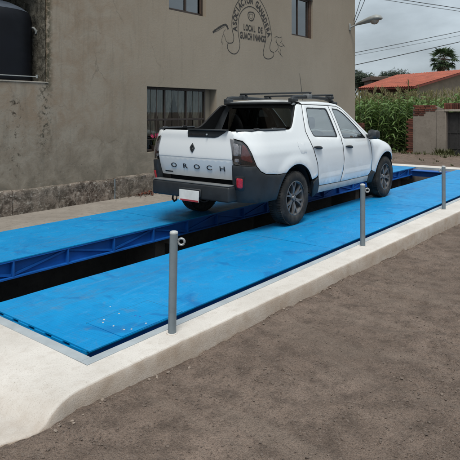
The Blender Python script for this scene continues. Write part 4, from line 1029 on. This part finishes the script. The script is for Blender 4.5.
for s in (-1, 1):
    fl = s > 0; k = dict(flip=fl)
    def P(name, o, mats, off=0., par=tr, **kw): return patch(name, o, side(s, off), mats, par, **{**k, **kw})
    q = P('quarter_panel', QUARTER, ['white', 'dark'], step=.042, rim=1, thick=.03)
    P('fuel_flap', rnd([(.055, 1.055), (.235, 1.043), (.285, .90), (.115, .905)], .03), ['white', 'dark'], .004, step=.05, rim=1, thick=.006, par=q) if s < 0 else None
    d1_ = P('rear_door', RDOOR, ['white', 'inner'], holes=[RWIN], step=.055, rim=1, thick=.045)
    d2_ = P('front_door', FDOOR, ['white', 'inner'], holes=[FWIN], step=.055, rim=1, thick=.045)
    for dd, WN in ((d1_, RWIN), (d2_, FWIN)):
        cx = sum(p[0] for p in WN)/len(WN); cz = sum(p[1] for p in WN)/len(WN)
        inn = [(cx+(x-cx)*.945, cz+(z-cz)*.925) for x, z in WN]
        P('window_seal', WN, ['blackplastic', 'blackplastic'], -.003, par=dd, holes=[inn], step=.05, thick=.02, roll=.003)
        P('window', inn, ['glass_side', 'glass_side'], -.012, par=dd, step=.06, thick=.003, roll=0, back=False)
    for dd, hx, hz_ in ((d1_, .56, .962), (d2_, 1.50, .925)):
        V = side(s, .0)(hx, hz_); m = MB(); n = 14
        pts = [Vector((V[0]-.105+.21*i/10, V[1]+s*(.006+.022*math.sin(PI*i/10)**.6), V[2]+.012-.024*i/10)) for i in range(11)]
        m.tube(pts, [.007+.017*math.sin(PI*i/10)**.7 for i in range(11)], 10); m.build('handle', 'blackplastic', dd, 60)
    P('fender', FEND, ['white', 'dark'], step=.055, rim=1, thick=.03)
    P('side_sill', SILL, ['sill', 'dark'], .0, step=.045, thick=.05, roll=.004)
    P('arch_cladding', RCLAD, ['blackplastic', 'dark'], .004, step=.05, thick=.05, roll=.01)
    P('arch_cladding', FCLAD, ['blackplastic', 'dark'], .004, step=.05, thick=.05, roll=.01)
    # tail lamp: smoked cover over clear and red chambers
    tl = P('tail_lamp', TLIGHT, ['lampblack', 'dark'], -.022, step=.04, thick=.02)
    P('lens', TLIGHT, ['glass_lamp', 'glass_lamp'], .003, step=.04, thick=.003, roll=.001, back=False, par=tl)
    P('clear_chamber', rnd([(-1.115, .93), (-1.03, .94), (-1.0, 1.07), (-1.115, 1.09)], .03), ['lampclear', 'dark'], -.008, step=.03, thick=.015, par=tl)
    P('red_chamber', rnd([(-1.005, .90), (-.835, .85), (-.905, 1.03), (-.955, 1.075)], .03), ['lampred', 'dark'], -.008, step=.03, thick=.015, par=tl)
    P('lamp_bar', rnd([(-1.02, .955), (-.995, .955), (-.975, 1.06), (-.998, 1.065)], .008), ['lampclear', 'dark'], -.003, step=.03, thick=.01, par=tl)
    P('indicator', rnd([(-1.09, .865), (-1.02, .862), (-1.02, .90), (-1.09, .905)], .015), ['lampclear', 'dark'], -.008, step=.03, thick=.015, par=tl)
    bc = P('bumper_corner', rnd(CORNER, .012, 2), ['blackplastic', 'dark'], .010, step=.05, thick=.06, roll=.005)
    P('reflector_bezel', rnd([(-1.115, .535), (-.965, .53), (-.955, .70), (-1.115, .70)], .03), ['lampblack', 'dark'], .014, step=.04, thick=.01, par=bc)
    P('reflector', rnd([(-1.082, .560), (-.995, .556), (-.985, .672), (-1.082, .678)], .02), ['reflector', 'dark'], .020, step=.03, thick=.01, par=bc)
    # wheel wells
    for (cx, cz, r) in (RA, FA): MB().lathe([(r+.004, s*.50), (r+.004, s*.82)], 24, (cx, 0, cz), 'y', 0, PI).build('wheel_well', 'dark', tr, 60, fix=False)
    # mirror on its stalk
    mir = MB(); fm0 = side(s)(2.20, 1.07); y = s*.955
    bmv = MB().box(-.085, .085, -.085, .085, -.078, .078, bev=.045, seg=4)
    mo = mesh('mirror', [(v.x*(1.0 if v.x > 0 else .55)+2.185, v.y+s*.965, v.z*(1-.12*(v.y*s > 0))+1.085) for v in bmv.V], bmv.F, 'blackplastic', None, 60); mo_ = link('mirror', mo, tr)
    MB().tube([(2.21, s*.80, 1.06), (2.20, s*.91, 1.055)], .028, 8).build('mirror_stalk', 'blackplastic', mo_, 60)
    MB().box(2.136, 2.142, s*.965-.065, s*.965+.065, 1.03, 1.14, bev=.002).build('mirror_glass', 'chrome', mo_, 60)
    # a-pillar and cant rail: loft from the door line to the screen and roof edge
    dl = [(2.27, 1.055), (2.2, 1.085), (1.93, 1.278), (1.77, 1.400), (1.63, 1.490), (1.50, 1.533), (1.28, 1.547), (.9, 1.553), (.5, 1.557)]
    up_ = [(2.46, .745, 1.075), (2.37, .735, 1.125), (2.06, .680, 1.305), (1.87, .648, 1.415), (1.70, .620, 1.505), (1.54, .602, 1.560), (1.28, .598, 1.588), (.9, .598, 1.598), (.37, .598, 1.588)]
    V = []
    for (x, z), u in zip(dl, up_):
        a = Vector(side(s)(x, z)); b_ = Vector((u[0], s*u[1], u[2])); md = a.lerp(b_, .5)+Vector((0, s*.012, .014)); V += [a-Vector((0, s*.02, .012)), a, a.lerp(b_, .25)+Vector((0, s*.010, .010)), md, a.lerp(b_, .78)+Vector((0, s*.006, .012)), b_, b_-Vector((0, s*.01, .03))]
    F = [(i*7+j, i*7+j+1, (i+1)*7+j+1, (i+1)*7+j) for i in range(len(dl)-1) for j in range(6)]
    MB().add(V, F).build('cant_rail', 'white', tr, 50)
# tailgate
def gatefn(off=0.):
    def f(y, z):
        rec = .052*max(0, .886-z)/.25+.005*(z < .886); return (-1.012-off+.03*((z-.9)/.3)**2+.020*(y/.6)**2+rec-.012*sstep(1.10, 1.19, z), y, z)
    return f
GATE = rnd([(-.612, .888), (.612, .888), (.612, 1.10), (.56, 1.19), (.50, 1.222), (-.575, 1.222), (-.613, 1.19), (-.613, 1.10)], .012, 3)
ga = patch('tailgate', GATE, gatefn(), ['white', 'dark'], tr, step=.035, thick=.035, flip=True, roll=.0015)
patch('lower_panel', rnd([(-.612, .640), (.612, .640), (.612, .8855), (-.612, .8855)], .012, 3), gatefn(), ['white', 'dark'], ga, step=.045, thick=.035, flip=True, roll=0)
HP = [(.085, 1.236), (-.52, 1.236), (-.50, 1.205), (-.40, 1.150), (-.35, 1.138), (.085, 1.138)]
patch('handle_panel', rnd(HP, .012, 2), gatefn(.008), ['blackplastic', 'dark'], ga, step=.04, thick=.03, flip=True)
patch('handle_recess', rnd([(.065, 1.185), (-.26, 1.185), (-.26, 1.150), (.065, 1.150)], .01, 2), gatefn(.010), ['lampblack', 'dark'], ga, step=.04, thick=.004, flip=True)
MB().box(-1.022, -.965, -.545, .085, 1.222, 1.240, bev=.006).build('top_cap', 'blackplastic', ga, 40)
MB().lathe([(0, -.012), (.009, -.011), (.011, 0)], 12, (-1.018, -.245, 1.176), 'x').build('lock', 'frame', ga, 50)
# diamond emblem: folded ring of two slanting bars
def diamond(w_, h_, t): return [(0, h_), (w_, 0), (0, -h_), (-w_, 0)], [(0, h_-t*1.9), (w_-t, 0), (0, -h_+t*1.9), (-w_+t, 0)]
od, idm = diamond(.040, .060, .017)
patch('emblem', od, lambda y, z: gatefn(.014)(-y-.002, z+1.005), ['chrome', 'chrome'], ga, holes=[idm], step=.02, thick=.014, roll=.004)
MB().box(-1.031, -1.012, -.006, .002, .985, 1.03).build('emblem', 'chrome', ga)
xg = gatefn(.002)(0, .77)[0]
for i, ch in enumerate('OROCH'):
    me = text_mesh(ch, .084, .003, .0006); me.materials.clear(); me.materials.append(MAT['letter'])
    o = link('letter', me, ga); y = lerp(.352, -.445, i/4); o.matrix_local = Matrix.Translation((gatefn(.003)(y, .768)[0], y, .768)) @ Matrix.Rotation(math.atan(-.16), 4, 'Y') @ Matrix.Rotation(-PI/2, 4, 'Z') @ Matrix.Rotation(PI/2, 4, 'X') @ Matrix.Diagonal((1.55, 1, 1, 1))
patch('badge', R(.40, .545, .672, .688), gatefn(.004), ['letter', 'letter'], ga, step=.05, thick=.004, roll=.001, flip=True)
# rear bumper bar with step, plate, tow eye
bb = MB().box(-1.085, -.90, -.635, .635, .395, .575, bev=.022, seg=3).build('rear_bumper', 'blackplastic', tr, 40)
MB().box(-1.078, -.96, -.625, .625, .5765, .592, bev=.006, seg=2).build('step_pad', 'steppad', bb, 40)
pl = MB().box(-1.118, -1.112, -.20, .12, .362, .498, bev=.002).build('number_plate', 'plate', bb, 40)
MB().box(-1.121, -1.1185, -.196, .10, .364, .384).build('plate_band', 'platered', pl)
MB().box(-1.111, -1.086, -.22, .14, .42, .52, bev=.008).build('plate_holder', 'blackplastic', bb, 40)
MB().tube([(-.98, .36, .40), (-.99, .36, .34), (-.99, .33, .31), (-.98, .30, .33), (-.97, .30, .39)], .014, 8, True).build('tow_eye', 'dark', bb, 50)
# roof, screen, bonnet, front
def rooffn(x, y):
    a = abs(y); return (x, y, 1.632-.032*(a/.6)**2-.05*max(0, (a-.5)/.12)**2*.6-.055*max(0, (x-1.15)/.5)**2-.018*max(0, (.75-x)/.35)**2)
patch('roof', [(.37, -.60), (1.56, -.60), (1.66, -.3), (1.70, 0), (1.66, .3), (1.56, .60), (.37, .60), (.34, 0)], rooffn, ['white', 'inner'], tr, step=.07, thick=.02)
MB().box(.315, .405, -.585, .585, 1.553, 1.586, bev=.012, seg=2).build('rear_lip', 'blackplastic', tr, 40)
def scr(s_, t_): return (lerp(2.44, 1.56, s_)+.25*(1-t_*t_)*(1-.42*s_), t_*lerp(.745, .60, s_), lerp(1.075, 1.555, s_)+.035*(1-t_*t_))
patch('windscreen', [(0, -.99), (1, -.99), (1, .99), (0, .99)], scr, ['glass_front', 'glass_front'], tr, step=.1, thick=.004, roll=0, back=False, flip=False)
def hood(x, y):
    hz_ = sm(HZ, x, .12); return (x, y, hz_+.045*(1-(y/.76)**2)+.012*sstep(.5, .42, abs(y))-.02*max(0, (abs(y)-.68)/.1)**2)
HO = [(2.33, -.765), (2.7, -.76), (3.0, -.745), (3.25, -.66), (3.42, -.55), (3.56, -.25), (3.60, 0), (3.56, .25), (3.42, .55), (3.25, .66), (3.0, .745), (2.7, .76), (2.33, .765), (2.62, .35), (2.68, 0), (2.62, -.35)]
patch('bonnet', HO, hood, ['white', 'dark'], tr, step=.08, thick=.02)
MB().add([(2.40, -.74, 1.05), (2.40, .74, 1.05), (2.66, .35, 1.075), (2.70, 0, 1.085), (2.66, -.35, 1.075)], [(0, 1, 2, 3, 4)]).build('cowl', 'blackplastic', tr)
def front(off=0.):
    def f(y, z): return (3.64+off-.30*abs(y/.80)**2.4-.10*max(0, (z-.55)/.3)**2-.05*max(0, (.45-z)/.2)**2, y, z)
    return f
fb = patch('front_bumper', rnd([(-.80, .24), (.80, .24), (.80, .60), (.62, .66), (-.62, .66), (-.80, .60)], .04, 3), front(), ['white', 'dark'], tr, step=.08, thick=.05)
patch('lower_grille', rnd([(-.55, .28), (.55, .28), (.5, .42), (-.5, .42)], .03, 3), front(.006), ['blackplastic', 'dark'], fb, step=.08, thick=.01)
gr = patch('grille', rnd([(-.46, .67), (.46, .67), (.46, .80), (-.46, .80)], .03, 3), front(), ['blackplastic', 'dark'], tr, step=.08, thick=.04)
for z in (.70, .735, .77): patch('grille_bar', R(-.44, .44, z-.006, z+.006), front(.012), ['chrome', 'dark'], gr, step=.1, thick=.01)
for s in (-1, 1): patch('headlight', rnd([(s*.48, .67), (s*.80, .665), (s*.80, .80), (s*.48, .805)] if s > 0 else [(-.80, .665), (-.48, .67), (-.48, .805), (-.80, .80)], .03, 3), front(.0), ['headlight', 'dark'], tr, step=.06, thick=.04)
# cab back: black surround and glass
def back(y, z): return (lerp(.25, .40, (z-1.10)/.45)+.03*(y/.6)**2, y, z)
BK = rnd([(-.828, 1.10), (.828, 1.10), (.645, 1.575), (-.645, 1.575)], .02); BG = rnd([(-.62, 1.165), (.62, 1.165), (.535, 1.505), (-.535, 1.505)], .05)
bk = patch('cab_back', BK, back, ['blackplastic', 'inner'], tr, holes=[BG], step=.08, thick=.03, flip=True)
patch('rear_window', BG, back, ['glass_rear', 'glass_rear'], tr, step=.1, thick=.004, roll=0, flip=True, back=False)
MB().box(.40, .45, -.78, .78, .40, 1.11).build('bulkhead', 'inner', tr)
MB().box(-.88, .39, -.70, .70, .70, .74).build('bed_floor', 'dark', tr)
MB().box(.1, 3.45, -.58, .58, .27, .62).box(-.80, .1, -.58, .58, .44, .66).box(-.88, .1, -.40, -.34, .36, .44).box(-.88, .1, .34, .40, .36, .44).build('underbody', 'dark', tr)
MB().box(.45, 2.6, -.80, .80, .36, .42).build('cabin_floor', 'dark', tr)
MB().box(2.55, 2.60, -.72, .72, .42, 1.03).build('firewall', 'dark', tr)
for s in (-1, 1):
    V = [side(s, .0)(x, 1.222) for x in (-1.0, -.8, -.6, -.4, -.14)]
    m = MB(); pth = [Vector(v)+Vector((0, -s*.022, .006)) for v in V]; m.tube(pth, .034, 8, True, .5); m.build('bed_rail_cap', 'blackplastic', tr, 50)
    for x in (-.72, -.35): MB().box(x-.05, x+.05, s*.765-.02, s*.765+.02, 1.228, 1.252, bev=.008).build('tie_down', 'lampblack', tr, 40)
# interior
for y in (-.37, .37):
    st = MB(); st.box(1.25, 1.75, y-.25, y+.25, .50, .68, bev=.06, seg=3); st.box(1.08, 1.26, y-.24, y+.24, .62, 1.16, bev=.06, seg=3); st.box(1.06, 1.17, y-.13, y+.13, 1.19, 1.37, bev=.04, seg=3); st.box(1.11, 1.13, y-.06, y+.06, 1.12, 1.22)
    st.build('front_seat', 'seat', tr, 50)
rb = MB(); rb.box(.62, 1.0, -.62, .62, .52, .66, bev=.05, seg=3); rb.box(.50, .62, -.62, .62, .62, 1.10, bev=.05, seg=3)
for y in (-.38, .38): rb.box(.50, .58, y-.13, y+.13, 1.11, 1.24, bev=.03, seg=3)
rb.build('rear_seat', 'seat', tr, 50)
MB().box(2.08, 2.5, -.70, .70, .72, 1.02, bev=.06, seg=3).build('dashboard', 'inner', tr, 50)
pth = [Vector((1.98-.10*math.sin(k/24*2*PI)*.9, .37+.185*math.cos(k/24*2*PI), .98+.175*math.sin(k/24*2*PI))) for k in range(25)]
sw = MB().tube(pth, .016, 8, False).tube([(1.98, .19, .98), (1.98, .55, .98)], .014, 6).tube([(1.98, .37, .98), (2.2, .37, .88)], .03, 8); sw.build('steering_wheel', 'inner', tr, 60)
# roof bars
for s in (-1, 1):
    pth = [(.36, s*.565, 1.600), (.42, s*.572, 1.640), (.52, s*.575, 1.655), (.9, s*.572, 1.662), (1.3, s*.565, 1.648), (1.55, s*.555, 1.612), (1.64, s*.55, 1.575)]
    ral = MB().tube(pth, [.030, .036, .030, .024, .024, .028, .022], 10, True).build('roof_rail', 'blackplastic', tr, 60)
    for x in (.42, 1.58): MB().box(x-.075, x+.075, s*.57-.04, s*.57+.04, 1.575 if x < 1 else 1.555, 1.64 if x < 1 else 1.60, bev=.015, seg=2).build('rail_foot', 'blackplastic', ral, 50)
for x, z in ((.80, 1.722), (1.46, 1.702)):
    cb = MB().box(x-.035, x+.035, -.625, .625, z-.013, z+.013, bev=.010, seg=2).build('crossbar', 'blackplastic', tr, 50)
    for s in (-1, 1): MB().box(x-.05, x+.05, s*.572-.055, s*.572+.055, 1.635, z-.0135, bev=.018, seg=2).build('clamp', 'steppad' if x < 1 and s < 0 else 'blackplastic', cb, 50)
MB().tube([(1.60, -.02, 1.60), (1.60, -.02, 1.64)], [.022, .012], 8).tube([(1.60, -.02, 1.62), (1.545, -.02, 1.86), (1.50, -.02, 2.06)], [.005, .004, .003], 6).build('antenna', 'blackplastic', tr, 60)
# wheels
TP = [(.215, -.10), (.235, -.108), (.27, -.112), (.305, -.108), (.325, -.096), (.336, -.082), (.340, -.06), (.341, 0), (.340, .06), (.336, .082), (.325, .096), (.305, .108), (.27, .112), (.235, .108), (.215, .10)]
def wheel_meshes():
    t = MB(); t.lathe(TP, 64, axis='y')
    for k in range(64):                                     # tread lugs, alternating sides
        a = 2*PI*k/64
        for sd_ in (-1, 1):
            mt = Matrix.Rotation(-(a+(.05 if sd_ > 0 else 0)), 4, 'Y'); t.box(.334, .3455, sd_*.030 if sd_ > 0 else -.088, .088 if sd_ > 0 else -.030, -.011, .011, mtx=mt)
    for yk in (-.012,): t.lathe([(.3395, -.012), (.344, -.011), (.344, .011), (.3395, .012)], 64, axis='y')
    me_t = mesh('tyre', t.V, t.F, 'rubber', None, 35)
    r = MB(); r.lathe([(.214, .105), (.224, .102), (.226, .085), (.205, .072), (.196, .02), (.196, -.09), (.222, -.10)], 48, axis='y')
    n = 6
    for k in range(n):
        for sg in (-1, 1):
            a0 = 2*PI*(k+.5)/n; V = []
            for (rr, aw, off, y) in ((.045, .30, 0, .068), (.10, .15, .07, .082), (.155, .105, .15, .088), (.205, .12, .21, .088)):
                for sa in (-1, 1):
                    a = a0+sg*off+sa*aw*.95*(.06/rr if rr < .06 else .10/rr)
                    for dy in (0, -.03): V.append((rr*math.cos(a), y+dy, rr*math.sin(a)))
            F = []
            for i in range(3):
                b_ = i*4; F += [(b_, b_+4, b_+6, b_+2), (b_+1, b_+3, b_+7, b_+5), (b_, b_+1, b_+5, b_+4), (b_+2, b_+6, b_+7, b_+3)]
            F += [(0, 2, 3, 1), (12, 13, 15, 14)]; r.add(V, F)
    r.lathe([(0, .086), (.028, .086), (.034, .08), (.036, .07), (.058, .072), (.062, .06), (.062, .03)], 24, axis='y')
    bm = bmesh.new(); me_r = mesh('rim', r.V, r.F, 'rim'); bm.from_mesh(me_r); bmesh.ops.recalc_face_normals(bm, faces=bm.faces[:]); bm.to_mesh(me_r); bm.free(); me_r.polygons.foreach_set('use_smooth', [True]*len(me_r.polygons)); me_r.set_sharp_from_angle(angle=math.radians(35))
    b = MB(); b.lathe([(0, .0), (.15, .0), (.15, -.02), (0, -.02)], 32, axis='y'); b.lathe([(0, -.03), (.20, -.03)], 32, axis='y')
    me_b = mesh('brake_disc', b.V, b.F, 'rimdark')
    return me_t, me_r, me_b
mt_, mr_, mb_ = wheel_meshes()
for x in (0, WB):
    for s in (-1, 1):
        wh = link('wheel', mt_, tr, (x, s*.765, WR+.004)); wh.rotation_euler = (0, random.uniform(0, 1), PI if s < 0 else 0)
        rimo = link('rim', mr_, wh); link('brake_disc', mb_, wh)
        m = MB()
        for k in range(5):
            a = 2*PI*k/5; m.lathe([(0, .012), (.007, .012), (.008, 0)], 6, (.045*math.cos(a), .072, .045*math.sin(a)), 'y')
        m.build('wheel_nuts', 'chrome', wh, kind='stuff')
for x in (0, WB): MB().tube([(x, -.62, WR), (x, .62, WR)], .045, 8).build('axle', 'dark', tr, 60)
# ================================================================== LOOSE DETAIL
rp2 = random.Random(21)
ICO = None
def pebble_base():
    bm = bmesh.new(); bmesh.ops.create_icosphere(bm, subdivisions=1, radius=1); V = [v.co.copy() for v in bm.verts]; F = [tuple(v.index for v in f.verts) for f in bm.faces]; bm.free(); return V, F
PV, PF = pebble_base()
def pebble(m, x, y, z, s):
    sc = Vector((rp2.uniform(.7, 1.3), rp2.uniform(.7, 1.3), rp2.uniform(.4, .8)))*s; rot = Matrix.Rotation(rp2.uniform(0, 6.28), 3, 'Z') @ Matrix.Rotation(rp2.uniform(-.4, .4), 3, 'X')
    m.add([rot @ Vector((v.x*sc.x*rp2.uniform(.75, 1.2), v.y*sc.y*rp2.uniform(.75, 1.2), v.z*sc.z))+Vector((x, y, z)) for v in PV], PF)
m = MB(); n = 0
while n < 7000:
    d = 2.3+rp2.random()**1.6*8; px = rp2.uniform(-10, 470); p = at_depth(px, 200, d); X, Y = p.x, p.y
    if Y > yf(X)-.03 or X < .8: continue
    dens = .25+1.6*max(0, noise.noise(Vector((X*.9+3, Y*1.6, 5))))+.9*max(0, noise.noise(Vector((X*3, Y*4, 9))))
    if rp2.random() > dens: continue
    s = .0018+.0075*rp2.random()**6
    pebble(m, X, Y, gh(X, Y)+s*.25, s); n += 1
m.build('gravel', 'stone', smooth=40, fix=False, kind='stuff', label='fine brown gravel scattered over the dirt road', cat='gravel')
m = MB()
for _ in range(150):
    X = 1.5+rp2.random()**1.4*8.5; Y = yf(X)-.035-abs(rp2.gauss(0, .03)); s = .003+.010*rp2.random()**4; pebble(m, X, Y, gh(X, Y)+s*.3, s)
for (px, py) in ((268, 318), (272, 316), (281, 307), (276, 312), (155, 372), (300, 302), (283, 306)):
    p = on_ground(px, py, -.12); pebble(m, p.x, min(p.y, yf(p.x)-.04), gh(p.x, p.y)+.008, rp2.uniform(.008, .013))
m.build('rubble', 'stonelight', smooth=40, fix=False, kind='stuff', label='pale concrete crumbs and stones along the foot of the kerb', cat='rubble')
# heap of broken brick and dry leaves at the foot of the plinth by the truck tail
m = MB(); ml = MB()
for _ in range(70):
    X = rp2.gauss(6.62, .26); Y = 7.05-abs(rp2.gauss(0, .08)); s = .010+.022*rp2.random()**2; pebble(m, X, Y, .0+s*.4+max(0, .08-abs(X-6.62)*.2)*rp2.random(), s)
for _ in range(130):
    X = rp2.gauss(6.6, .34); Y = 7.06-abs(rp2.gauss(0, .13)); z = .004+max(0, .12-abs(X-6.62)*.18)*rp2.random(); a = Vector((rp2.gauss(0, 1), rp2.gauss(0, 1), rp2.gauss(0, .5))).normalized(); b = a.orthogonal().normalized(); s = rp2.uniform(.012, .03); p = Vector((X, Y, z+.008))
    ml.add([p-a*s, p+b*s*.5, p+a*s, p-b*s*.5], [(0, 1, 2, 3)])
m.build('broken_brick', 'brick', smooth=40, fix=False, kind='stuff', label='small heap of broken brick at the plinth behind the truck', cat='rubble')
ml.build('dry_leaves', 'leaf_dry', fix=False, kind='stuff', label='dry brown leaves drifted against the plinth behind the truck', cat='leaves')
# pink flowers standing inside the lower window
fx, fz = on_wall(152.5, 148, 7.30); fl = empty('flower_pot', (fx, 7.26, .722), label='pink flowers in a small pot on the ground floor window sill', cat='flowers')
MB().lathe([(0, 0), (.05, 0), (.07, .11), (.062, .11), (.05, .09), (0, .09)], 16).build('pot', 'winframe', fl, 50)
m = MB()
for k in range(7):
    a = k*2.4; m.tube([(0, 0, .08), (.03*math.cos(a), .02*math.sin(a), .2), (.08*math.cos(a), .03*math.sin(a), .26+.02*(k % 3))], .004, 5)
m.build('stems', 'weed', fl)
for k in range(7):
    a = k*2.4; c = Vector((.08*math.cos(a), .03*math.sin(a)-.01, .27+.02*(k % 3))); m = MB()
    for q in range(6):
        b = q*PI/3; d = Vector((math.cos(b), -.35, math.sin(b))); s_ = Vector((-math.sin(b), 0, math.cos(b)))*.012
        m.add([c, c+d*.02+s_, c+d*.036, c+d*.02-s_], [(0, 1, 2, 3)])
    m.build('flower', 'pink', fl, fix=False)
